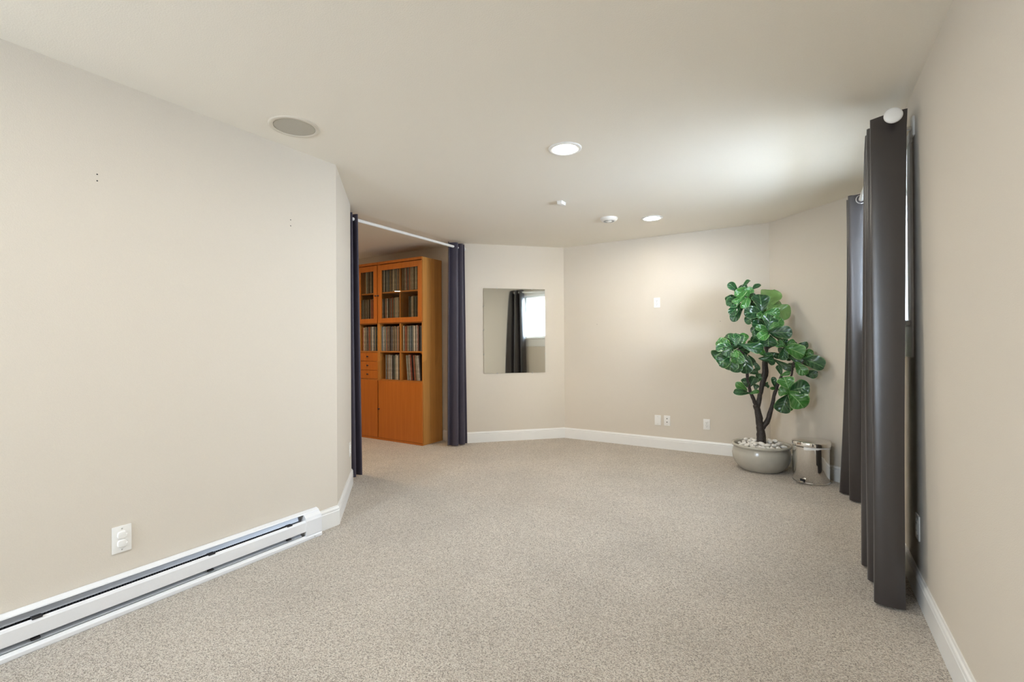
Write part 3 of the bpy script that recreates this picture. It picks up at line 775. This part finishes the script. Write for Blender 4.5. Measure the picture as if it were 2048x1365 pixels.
# ------------------------------------------------------------------ potted fiddle-leaf fig
PX, PY = -.341, 5.082
t = thing('potted_fig_tree', 'fiddle-leaf fig tree in a glazed grey-beige bowl pot', 'potted plant', (PX, PY, 0))
MB().lathe([(.168, 0), (.178, .004), (.202, .025), (.230, .065), (.247, .110), (.252, .148), (.248, .182), (.238, .207), (.240, .220), (.255, .226), (.259, .236), (.255, .246), (.244, .249), (.232, .243), (.226, .228), (.222, .200)],
           (PX, PY, 0), 56, cap1=False).build('pot', POT, t, smooth=True, angle=60)
MB().lathe([(.226, .196), (.225, .206), (.16, .214), (.08, .220), (.002, .222)], (PX, PY, 0), 40).build('soil', SOIL, t, smooth=True)
LEAVES = [
  (-0.517, 4.943, 1.705, -0.591, 4.897, 1.783, 0.073, 0.022, -0.927, -0.374, 0),(-0.47, 4.995, 1.742, -0.428, 5.056, 1.815, 0.046, 0.016, -0.625, 0.78, 0),
  (-0.409, 5.056, 1.709, -0.335, 5.078, 1.768, 0.054, 0.053, -0.805, 0.591, 0),(-0.526, 4.961, 1.654, -0.617, 4.881, 1.606, 0.077, 0.498, -0.662, 0.56, 0),
  (-0.448, 4.949, 1.721, -0.528, 4.853, 1.645, 0.084, 0.521, -0.752, 0.404, 1),(-0.453, 4.923, 1.654, -0.552, 4.816, 1.587, 0.061, 0.86, -0.509, -0.046, 1),
  (-0.47, 4.96, 1.631, -0.595, 4.836, 1.557, 0.115, 0.384, -0.592, 0.709, 0),(-0.484, 4.952, 1.582, -0.581, 4.869, 1.474, 0.084, 0.281, -0.733, 0.619, 0),
  (-0.46, 4.99, 1.583, -0.562, 4.904, 1.41, 0.092, 0.069, -0.777, 0.626, 0),(-0.435, 4.946, 1.644, -0.473, 4.876, 1.531, 0.076, 0.7, -0.6, 0.386, 1),
  (-0.443, 5.047, 1.679, -0.506, 5.043, 1.765, 0.085, 0.148, -0.963, 0.226, 0),(-0.445, 4.951, 1.679, -0.391, 4.961, 1.721, 0.069, 0.122, -0.99, 0.071, 1),
  (-0.432, 4.995, 1.62, -0.403, 5.002, 1.535, 0.069, 0.446, -0.891, 0.084, 0),(-0.428, 4.95, 1.647, -0.45, 4.89, 1.715, 0.061, 0.412, -0.83, -0.376, 1),
  (-0.321, 4.97, 1.503, -0.341, 5.004, 1.666, 0.155, 0.377, -0.896, 0.235, 0),(-0.307, 5.096, 1.517, -0.236, 5.198, 1.719, 0.185, 0.298, -0.783, 0.545, 2),
  (-0.271, 5.118, 1.544, -0.172, 5.167, 1.596, 0.092, 0.46, -0.826, 0.324, 2),(-0.264, 5.111, 1.536, -0.091, 5.13, 1.461, 0.146, 0.243, -0.913, 0.327, 2),
  (-0.315, 4.95, 1.483, -0.455, 4.841, 1.483, 0.12, 0.661, -0.705, 0.258, 0),(-0.311, 4.941, 1.483, -0.328, 4.884, 1.429, 0.082, 0.354, -0.577, 0.736, 1),
  (-0.302, 4.958, 1.483, -0.169, 4.983, 1.487, 0.09, 0.306, -0.952, 0.004, 1),(-0.287, 5.038, 1.502, -0.233, 5.106, 1.584, 0.091, 0.436, -0.695, 0.572, 2),
  (-0.27, 5.095, 1.489, -0.133, 5.137, 1.44, 0.1, 0.368, -0.89, 0.268, 0),(-0.342, 5.051, 1.474, -0.464, 5.023, 1.404, 0.092, 0.206, -0.887, 0.413, 0),
  (-0.301, 5.041, 1.411, -0.404, 4.966, 1.404, 0.099, 0.516, -0.608, 0.604, 0),(-0.268, 4.886, 1.322, -0.239, 4.938, 1.464, 0.133, 0.371, -0.893, 0.256, 0),
  (-0.261, 4.913, 1.324, -0.158, 4.97, 1.434, 0.111, 0.304, -0.933, 0.192, 1),(-0.253, 4.883, 1.323, -0.183, 4.894, 1.388, 0.051, -0.089, -0.81, 0.58, 1),
  (-0.273, 4.883, 1.316, -0.36, 4.806, 1.352, 0.066, 0.702, -0.687, 0.186, 1),(-0.266, 4.875, 1.294, -0.335, 4.786, 1.247, 0.088, 0.635, -0.575, 0.516, 1),
  (-0.255, 4.917, 1.298, -0.072, 4.906, 1.295, 0.118, -0.055, -0.952, 0.302, 0),(-0.281, 4.913, 1.306, -0.383, 4.862, 1.266, 0.111, 0.393, -0.783, 0.482, 0),
  (-0.263, 4.924, 1.287, -0.264, 4.936, 1.172, 0.156, -0.076, -0.986, 0.149, 0),(-0.298, 4.985, 1.364, -0.399, 4.946, 1.388, 0.09, 0.455, -0.797, 0.397, 0),
  (-0.306, 5.003, 1.334, -0.414, 4.96, 1.32, 0.083, 0.451, -0.858, 0.246, 0),(-0.322, 5.029, 1.266, -0.375, 5.008, 1.19, 0.091, 0.268, -0.892, 0.363, 0),
  (-0.557, 4.778, 1.163, -0.676, 4.717, 1.223, 0.112, 0.529, -0.826, 0.195, 1),(-0.548, 4.76, 1.17, -0.677, 4.67, 1.153, 0.082, 0.532, -0.667, 0.522, 0),
  (-0.543, 4.74, 1.16, -0.619, 4.67, 1.098, 0.104, 0.53, -0.698, 0.483, 0),(-0.556, 4.767, 1.096, -0.657, 4.706, 1.007, 0.142, 0.295, -0.783, 0.548, 0),
  (-0.543, 4.764, 1.096, -0.567, 4.738, 0.957, 0.141, 0.012, -0.906, 0.424, 0),(-0.495, 4.759, 1.134, -0.506, 4.729, 1.015, 0.111, 0.222, -0.872, 0.435, 1),
  (-0.532, 4.794, 1.178, -0.549, 4.83, 1.294, 0.105, 0.366, -0.873, 0.324, 0),(-0.505, 4.858, 1.177, -0.525, 4.892, 1.298, 0.106, 0.411, -0.771, 0.486, 0),
  (-0.482, 4.872, 1.192, -0.456, 4.923, 1.299, 0.079, 0.278, -0.787, 0.551, 1),(-0.482, 4.837, 1.188, -0.305, 4.911, 1.15, 0.097, 0.425, -0.901, -0.089, 0),
  (-0.643, 4.797, 1.125, -0.715, 4.787, 1.071, 0.114, 0.228, -0.941, 0.248, 0),(-0.467, 4.882, 1.109, -0.443, 4.873, 0.922, 0.113, 0.402, -0.911, 0.091, 0),
  (-0.512, 4.854, 1.079, -0.538, 4.838, 0.932, 0.113, 0.22, -0.924, 0.314, 0),(-0.496, 4.91, 1.214, -0.623, 4.867, 1.269, 0.091, 0.39, -0.906, 0.163, 0),
  (-0.512, 4.736, 1.141, -0.526, 4.68, 1.077, 0.066, 0.319, -0.634, 0.705, 1),(-0.433, 4.961, 1.092, -0.396, 4.996, 0.992, 0.069, 0.319, -0.948, -0.008, 0),
  (-0.137, 4.999, 1.171, -0.206, 4.989, 1.209, 0.075, 0.235, -0.951, 0.2, 1),(-0.14, 4.988, 1.168, -0.156, 4.968, 1.048, 0.082, 0.356, -0.928, 0.108, 0),
  (-0.133, 4.976, 1.164, 0.017, 4.932, 1.097, 0.142, -0.027, -0.866, 0.499, 1),(-0.12, 4.996, 1.19, -0.055, 5.007, 1.225, 0.053, 0.228, -0.929, 0.291, 1),
  (-0.029, 5.013, 1.19, 0.047, 5.008, 1.168, 0.076, 0.061, -0.962, 0.265, 0),(-0.005, 4.996, 1.098, 0.088, 4.974, 1.118, 0.072, -0.101, -0.968, 0.229, 1),
  (-0.099, 5.004, 1.075, 0.017, 4.967, 1.045, 0.068, -0.251, -0.968, -0.029, 0),(0.014, 4.945, 1.053, 0.16, 4.859, 0.992, 0.134, -0.186, -0.76, 0.623, 0),
  (0.013, 4.992, 0.935, 0.118, 4.942, 0.923, 0.075, -0.334, -0.94, 0.067, 0),(-0.049, 4.982, 1.029, 0.025, 4.93, 0.918, 0.09, -0.127, -0.868, 0.48, 1),
  (-0.218, 5.059, 1.05, -0.068, 5.009, 0.954, 0.061, -0.344, -0.939, 0.02, 0),(-0.267, 5.052, 1.118, -0.165, 5.073, 1.072, 0.057, 0.149, -0.977, -0.152, 0),
  (-0.34, 4.936, 1.06, -0.215, 5.001, 1.033, 0.09, 0.49, -0.837, 0.245, 0),(-0.303, 5.03, 1.087, -0.351, 5.0, 1.149, 0.061, 0.39, -0.921, 0.011, 1),
  (-0.308, 5.003, 1.107, -0.242, 5.02, 1.069, 0.061, 0.32, -0.931, 0.178, 0),(-0.388, 4.989, 1.034, -0.349, 5.002, 0.947, 0.046, 0.245, -0.956, 0.161, 0),
  (-0.167, 5.073, 0.903, -0.196, 5.09, 0.996, 0.053, 0.109, -0.913, 0.393, 0),(-0.17, 5.062, 0.9, -0.091, 5.036, 0.933, 0.042, -0.166, -0.969, 0.183, 1),
  (-0.33, 5.048, 1.213, -0.409, 5.011, 1.267, 0.092, 0.426, -0.902, 0.077, 0),(-0.344, 5.051, 1.198, -0.442, 4.991, 1.206, 0.061, 0.59, -0.782, 0.2, 1),
  (-0.422, 4.98, 0.916, -0.356, 5.009, 0.939, 0.061, 0.422, -0.83, 0.365, 0),(-0.103, 4.934, 0.772, -0.144, 4.966, 0.894, 0.139, 0.084, -0.89, 0.449, 1),
  (-0.083, 4.93, 0.781, 0.055, 4.887, 0.822, 0.139, -0.33, -0.937, 0.117, 0),(-0.1, 4.899, 0.76, -0.188, 4.894, 0.769, 0.092, 0.176, -0.931, 0.319, 1),
  (-0.116, 4.937, 0.731, -0.167, 4.935, 0.57, 0.135, -0.072, -0.947, 0.312, 0),(-0.101, 4.899, 0.751, 0.007, 4.839, 0.635, 0.172, 0.147, -0.815, 0.561, 1),
  (-0.113, 4.959, 0.646, -0.085, 4.953, 0.592, 0.038, 0.132, -0.929, 0.346, 1),(-0.452, 4.95, 0.759, -0.539, 4.885, 0.826, 0.069, 0.585, -0.809, 0.057, 1),
  (-0.433, 4.951, 0.734, -0.55, 4.843, 0.751, 0.065, 0.675, -0.696, 0.245, 0),(-0.451, 4.986, 0.787, -0.475, 4.995, 0.872, 0.07, 0.187, -0.92, 0.345, 0),
  (-0.426, 4.955, 0.726, -0.347, 4.98, 0.757, 0.039, 0.325, -0.868, 0.374, 1),(-0.424, 4.991, 0.792, -0.384, 5.027, 0.886, 0.083, 0.26, -0.838, 0.479, 0),
  (-0.321, 5.125, 0.803, -0.275, 5.165, 0.797, 0.057, 0.697, -0.671, 0.252, 0),(-0.361, 5.088, 0.835, -0.35, 5.095, 0.914, 0.062, 0.179, -0.935, 0.307, 0),
  (-0.224, 5.114, 0.786, -0.235, 5.107, 0.884, 0.048, 0.175, -0.968, 0.182, 0),(-0.206, 5.114, 0.774, -0.26, 5.069, 0.774, 0.03, 0.661, -0.678, 0.321, 1),
  (-0.388, 5.072, 0.756, -0.374, 5.093, 0.808, 0.053, 0.234, -0.826, 0.513, 0),(-0.479, 5.06, 1.647, -0.474, 5.1, 1.561, 0.07, 0.252, -0.952, -0.173, 0),
  (-0.49, 5.053, 1.651, -0.568, 5.038, 1.594, 0.08, 0.302, -0.926, 0.228, 0),(-0.488, 5.054, 1.667, -0.551, 5.043, 1.728, 0.076, 0.325, -0.901, 0.287, 0),
  (-0.479, 5.06, 1.671, -0.478, 5.115, 1.76, 0.06, 0.386, -0.789, 0.477, 0),(-0.47, 5.066, 1.666, -0.4, 5.153, 1.718, 0.068, 0.756, -0.575, 0.313, 0),
  (-0.468, 5.067, 1.657, -0.383, 5.135, 1.647, 0.083, 0.669, -0.737, -0.1, 0),(-0.316, 5.149, 1.51, -0.335, 5.16, 1.636, 0.105, 0.325, -0.883, 0.339, 0),
  (-0.307, 5.155, 1.51, -0.255, 5.192, 1.63, 0.112, 0.272, -0.865, 0.423, 0),(-0.302, 5.158, 1.496, -0.213, 5.251, 1.516, 0.086, 0.642, -0.687, 0.34, 0),
  (-0.302, 5.158, 1.482, -0.217, 5.238, 1.401, 0.102, 0.697, -0.716, 0.024, 0),(-0.316, 5.15, 1.475, -0.331, 5.195, 1.344, 0.106, 0.379, -0.859, -0.343, 0),
  (-0.328, 5.142, 1.488, -0.432, 5.129, 1.451, 0.088, 0.175, -0.908, 0.381, 0),(-0.326, 5.143, 1.501, -0.415, 5.1, 1.562, 0.096, 0.491, -0.85, 0.19, 0),
  (-0.282, 5.089, 1.296, -0.264, 5.129, 1.177, 0.096, 0.5, -0.841, -0.207, 0),(-0.296, 5.08, 1.305, -0.388, 5.041, 1.254, 0.083, 0.278, -0.937, 0.213, 0),
  (-0.295, 5.081, 1.319, -0.372, 5.035, 1.367, 0.081, 0.557, -0.809, 0.188, 0),(-0.289, 5.084, 1.328, -0.327, 5.077, 1.445, 0.104, 0.178, -0.963, 0.201, 0),
  (-0.275, 5.093, 1.323, -0.207, 5.16, 1.405, 0.079, 0.439, -0.723, 0.534, 0),(-0.268, 5.097, 1.311, -0.147, 5.132, 1.299, 0.103, 0.361, -0.933, 0.014, 0),
  (-0.27, 5.096, 1.305, -0.165, 5.174, 1.247, 0.1, 0.641, -0.753, 0.145, 0),(-0.563, 4.904, 1.128, -0.647, 4.893, 1.056, 0.097, 0.224, -0.94, 0.258, 0),
  (-0.568, 4.901, 1.138, -0.69, 4.851, 1.135, 0.107, 0.428, -0.801, 0.419, 0),(-0.563, 4.904, 1.152, -0.645, 4.869, 1.254, 0.105, 0.511, -0.852, 0.112, 0),
  (-0.553, 4.911, 1.152, -0.561, 4.939, 1.253, 0.076, 0.192, -0.86, 0.472, 0),(-0.544, 4.916, 1.152, -0.485, 4.989, 1.254, 0.088, 0.425, -0.834, 0.353, 0),
  (-0.537, 4.92, 1.14, -0.432, 5.027, 1.154, 0.095, 0.762, -0.634, 0.133, 0),(-0.541, 4.918, 1.127, -0.459, 4.97, 1.048, 0.105, 0.591, -0.802, 0.084, 0),
  (-0.549, 4.913, 1.122, -0.527, 4.946, 1.005, 0.094, 0.495, -0.856, -0.147, 0),(-0.116, 5.099, 1.138, -0.092, 5.14, 1.042, 0.074, 0.251, -0.961, -0.117, 0),
  (-0.128, 5.101, 1.148, -0.194, 5.154, 1.125, 0.06, -0.641, -0.765, 0.06, 0),(-0.125, 5.101, 1.163, -0.161, 5.126, 1.248, 0.07, 0.202, -0.836, 0.511, 0),
  (-0.11, 5.098, 1.158, -0.038, 5.104, 1.203, 0.068, 0.038, -0.998, 0.059, 0),(-0.033, 5.06, 1.036, -0.103, 5.078, 1.11, 0.096, 0.151, -0.864, 0.48, 0),
  (-0.016, 5.057, 1.039, 0.045, 5.057, 1.126, 0.088, 0.103, -0.962, 0.255, 0),(-0.011, 5.056, 1.027, 0.086, 5.084, 1.027, 0.087, 0.387, -0.918, 0.09, 0),
  (-0.022, 5.058, 1.014, -0.005, 5.092, 0.923, 0.078, -0.002, -0.992, -0.125, 0),(-0.033, 5.06, 1.021, -0.103, 5.119, 0.979, 0.066, -0.546, -0.805, -0.233, 0)
]
BRANCHES = [
  [(-0.338, 5.082, 0.28, 0.046), (-0.339, 5.081, 0.307, 0.041), (-0.344, 5.077, 0.381, 0.036), (-0.351, 5.072, 0.434, 0.034), (-0.358, 5.068, 0.512, 0.03), (-0.374, 5.058, 0.591, 0.029), (-0.379, 5.055, 0.613, 0.026)],
  [(-0.369, 5.061, 0.583, 0.024), (-0.351, 5.072, 0.679, 0.022), (-0.336, 5.081, 0.766, 0.021), (-0.319, 5.091, 0.863, 0.021), (-0.307, 5.098, 0.95, 0.02), (-0.31, 5.096, 1.02, 0.018), (-0.296, 5.092, 1.105, 0.016), (-0.285, 5.087, 1.167, 0.014), (-0.279, 5.055, 1.251, 0.012), (-0.273, 4.977, 1.318, 0.009)],
  [(-0.291, 5.095, 1.128, 0.012), (-0.308, 5.132, 1.228, 0.012), (-0.313, 5.116, 1.368, 0.011), (-0.314, 5.045, 1.488, 0.008)],
  [(-0.333, 5.083, 0.762, 0.014), (-0.309, 5.121, 0.834, 0.013), (-0.289, 5.145, 0.922, 0.012), (-0.292, 5.142, 0.988, 0.011), (-0.294, 5.129, 1.089, 0.01)],
  [(-0.371, 5.06, 0.6, 0.019), (-0.397, 5.032, 0.663, 0.017), (-0.422, 5.004, 0.747, 0.015), (-0.439, 4.982, 0.84, 0.014), (-0.446, 4.965, 0.919, 0.014), (-0.439, 4.958, 0.924, 0.013), (-0.426, 4.954, 1.008, 0.012), (-0.455, 4.901, 1.093, 0.011), (-0.508, 4.821, 1.147, 0.009)],
  [(-0.34, 5.079, 0.39, 0.026), (-0.313, 5.084, 0.425, 0.022), (-0.279, 5.093, 0.458, 0.02), (-0.256, 5.096, 0.56, 0.018), (-0.236, 5.096, 0.666, 0.016), (-0.211, 5.092, 0.771, 0.015), (-0.183, 5.076, 0.851, 0.013), (-0.162, 5.072, 0.917, 0.011), (-0.167, 5.073, 0.903, 0.009)],
  [(-0.289, 5.097, 1.147, 0.011), (-0.258, 5.081, 1.167, 0.009), (-0.207, 5.057, 1.184, 0.008), (-0.137, 4.999, 1.169, 0.007)],
  [(-0.208, 5.091, 0.771, 0.009), (-0.158, 5.025, 0.763, 0.008), (-0.098, 4.939, 0.758, 0.006)],
  [(-0.185, 5.076, 0.847, 0.01), (-0.113, 5.041, 0.873, 0.009), (-0.08, 5.011, 0.918, 0.009), (-0.081, 5.011, 0.902, 0.009), (-0.074, 4.998, 1.006, 0.008), (-0.042, 4.98, 1.08, 0.007), (-0.017, 4.998, 1.168, 0.006)],
  [(-0.313, 5.116, 1.352, 0.009), (-0.37, 5.069, 1.476, 0.009), (-0.428, 5.021, 1.568, 0.008), (-0.445, 4.987, 1.667, 0.006)],
  [(-0.074, 4.998, 0.999, 0.007), (-0.024, 4.976, 1.001, 0.006), (0.017, 4.956, 1.049, 0.005)],
  [(-0.415, 5.009, 0.724, 0.008), (-0.434, 4.962, 0.733, 0.006)]
]
BRANCHES[0][0] = (-.338, 5.082, .215, .050)
BRANCHES[5].pop(); BRANCHES[8].pop(3)
BRANCHES[5][0:4] = [(-.342, 5.079, .375, .028), (-.316, 5.084, .418, .026), (-.283, 5.093, .470, .023), (-.258, 5.096, .56, .0195)]
for k, pts in enumerate(BRANCHES):
    P = crom([(p[0], p[1], p[2]) for p in pts], 3); Rr = crom([(p[3], 0) for p in pts], 3)
    rnd = random.Random(k)
    P = [p + Vector((rnd.uniform(-1, 1), rnd.uniform(-1, 1), 0)) * (.0025 if 0 < i < len(P) - 1 else 0) for i, p in enumerate(P)]
    MB().tube(P, [r.x * rnd.uniform(.93, 1.08) for r in Rr], 10).build('trunk' if k == 0 else 'branch', BARK, t, smooth=True)
def leaf(base, tip, wid, nrm, tone, rnd, parent):
    B, T = Vector(base), Vector(tip); a = T - B; B = B - a * .07; Ln = (T - B).length; a.normalize()
    n = Vector(nrm); n = (n - a * n.dot(a)).normalized(); s = a.cross(n)
    if tone == 2: n = -n
    us = (0, .06, .14, .26, .40, .55, .68, .79, .88, .94, .98, 1.0)
    ws = (.08, .17, .32, .54, .76, .93, 1.04, 1.04, .90, .70, .44, .08)
    vs = (-1, -.7, -.36, 0, .36, .7, 1)
    bend = rnd.uniform(.05, .14) * Ln; cup = rnd.uniform(.10, .30) * wid; ph = rnd.random() * 6; wav = rnd.uniform(.03, .06) * wid * 2
    mb = MB(); uvl = mb.bm.loops.layers.uv.new('UVMap'); rows = []
    for u, wf in zip(us, ws):
        row = []
        for v in vs:
            off = 4 * bend * u * (1 - u) + cup * v * v * (1 - .3 * u) * math.sin(math.pi * min(1, u * .9 + .1)) + wav * abs(v) * math.sin(u * 11 + ph + v * 1.5)
            p = B + a * (Ln * u) + s * (v * wid / 2 * wf) + n * (off if tone != 2 else -off)
            row.append(mb.bm.verts.new(p))
        rows.append(row)
    for i in range(len(us) - 1):
        for j in range(6):
            f = mb.bm.faces.new((rows[i][j], rows[i][j + 1], rows[i + 1][j + 1], rows[i + 1][j]))
            for l, (u, v) in zip(f.loops, ((us[i], vs[j]), (us[i], vs[j + 1]), (us[i + 1], vs[j + 1]), (us[i + 1], vs[j]))): l[uvl].uv = (u, v)
    # face the upper side along n
    mb.bm.normal_update()
    if sum((f.normal for f in mb.bm.faces), Vector()).dot(n) < 0: bmesh.ops.reverse_faces(mb.bm, faces=mb.bm.faces)
    org = wloc(parent); bmesh.ops.translate(mb.bm, verts=mb.bm.verts, vec=-org)
    me = bpy.data.meshes.new('leaf'); mb.bm.to_mesh(me); mb.bm.free(); me.materials.append(YLEAF if tone else LEAF); me.shade_smooth()
    o = bpy.data.objects.new('leaf', me); COL.objects.link(o); o.parent = parent
rl = random.Random(4)
for q in LEAVES: leaf(q[0:3], q[3:6], q[6], q[7:10], q[10], rl, t)

# pebbles: five stone shapes shared by the copies
stones = []
for k in range(5):
    rnd = random.Random(100 + k); m = MB()
    bmesh.ops.create_icosphere(m.bm, subdivisions=2, radius=1)
    d = [Vector((rnd.gauss(0, 1), rnd.gauss(0, 1), rnd.gauss(0, 1))).normalized() for _ in range(4)]
    for v in m.bm.verts:
        c = v.co.copy()
        for i, q in enumerate(d): v.co += c * (.13 * (1 if i % 2 else -1) * max(0, c.dot(q)) ** 2)
    o = m.build('pebble', PEB, None, smooth=True, angle=180, base=(0, 0, 0)); stones.append(o.data); bpy.data.objects.remove(o)
placed = []
rnd = random.Random(77)
tries = 0
while len(placed) < 62 and tries < 20000:
    tries += 1
    layer = 0 if len(placed) < 44 else 1
    a = rnd.random() * 6.283; r = math.sqrt(rnd.random()) * (.200 if layer == 0 else .165)
    x, y = r * math.cos(a), r * math.sin(a)
    if math.hypot(x - .003, y) < .068: continue
    s = rnd.uniform(.019, .027)
    z = .232 if layer == 0 else .258
    if any((x - p[0]) ** 2 + (y - p[1]) ** 2 + (1.6 * (z - p[2])) ** 2 < (.92 * (s + p[3])) ** 2 for p in placed): continue
    placed.append((x, y, z, s))
for i, (x, y, z, s) in enumerate(placed):
    o = bpy.data.objects.new('pebble', stones[i % 5]); COL.objects.link(o)
    o.location = (PX + x, PY + y, z)
    o.rotation_euler = (rnd.uniform(-.35, .35), rnd.uniform(-.35, .35), rnd.random() * 6.283)
    o.scale = (s * rnd.uniform(1.1, 1.4), s * rnd.uniform(.85, 1.0), s * rnd.uniform(.65, .8))
    tag(o, 'smooth white pebble covering the soil in the fig pot', 'pebble', 'white pebbles in the fig pot')

# ------------------------------------------------------------------ pedal bin
BX, BY = .060, 4.862
t = thing('pedal_bin', 'polished steel pedal bin with domed lid beside the potted fig', 'waste bin', (BX, BY, 0))
MB().lathe([(.136, .006), (.138, .012), (.138, .304), (.1385, .310), (.134, .312)], (BX, BY, 0), 64).build('body', STEEL, t, smooth=True, angle=40)
MB().lathe([(.138, 0), (.141, .002), (.141, .010), (.138, .013)], (BX, BY, 0), 64).build('base_ring', STEEL, t, smooth=True)
MB().lathe([(.138, .316), (.146, .318), (.147, .324), (.147, .345), (.144, .352), (.120, .361), (.07, .367), (.003, .369)], (BX, BY, 0), 64).build('lid', STEEL, t, smooth=True, angle=50)
# liner edge folded out under the lid
rs = []
rnd = random.Random(5)
for k in range(64):
    a = RAD(-112) + RAD(135) * k / 63
    lo = .300 - .006 * math.sin(a * 3 + 1) - rnd.uniform(0, .003)
    rs.append((a, lo))
mb = MB(); rows = []
for rr, zz in ((.1392, 0), (.1425, 0), (.1425, 1), (.1392, 1)):
    rows.append([mb.bm.verts.new((BX + (rr + .002 * math.sin(a * 9)) * math.cos(a), BY + (rr + .002 * math.sin(a * 9)) * math.sin(a), (lo if zz == 0 else .3165))) for a, lo in rs])
for i in range(4):
    for k in range(63): mb.bm.faces.new((rows[i][k], rows[i][(k + 1) % 64], rows[(i + 1) % 4][(k + 1) % 64], rows[(i + 1) % 4][k]))
mb.build('liner_edge', BAG, t, smooth=True)
pa = RAD(-118); px_, py_ = math.cos(pa), math.sin(pa)
Mp = Matrix.Translation((BX, BY, 0)) @ Matrix.Rotation(pa, 4, 'Z')
m = MB(); m.box(.120, .172, -.006, .006, .018, .024, .002, M=Mp); pdl = m.build('pedal', STEEL, t)
m = MB(); m.box(.158, .186, -.022, .022, .021, .028, .006, M=Mp, seg=2); m.build('foot_pad', STEEL, pdl, smooth=True)
m = MB(); m.box(.1365, .1395, -.02, .02, .012, .040, .001, M=Mp); m.build('pedal_slot', DARK, t)
ha = pa + math.pi
Mh = Matrix.Translation((BX, BY, 0)) @ Matrix.Rotation(ha, 4, 'Z')
m = MB(); m.box(.136, .152, -.03, .03, .285, .335, .004, M=Mh); m.build('hinge', BLACKP, t)
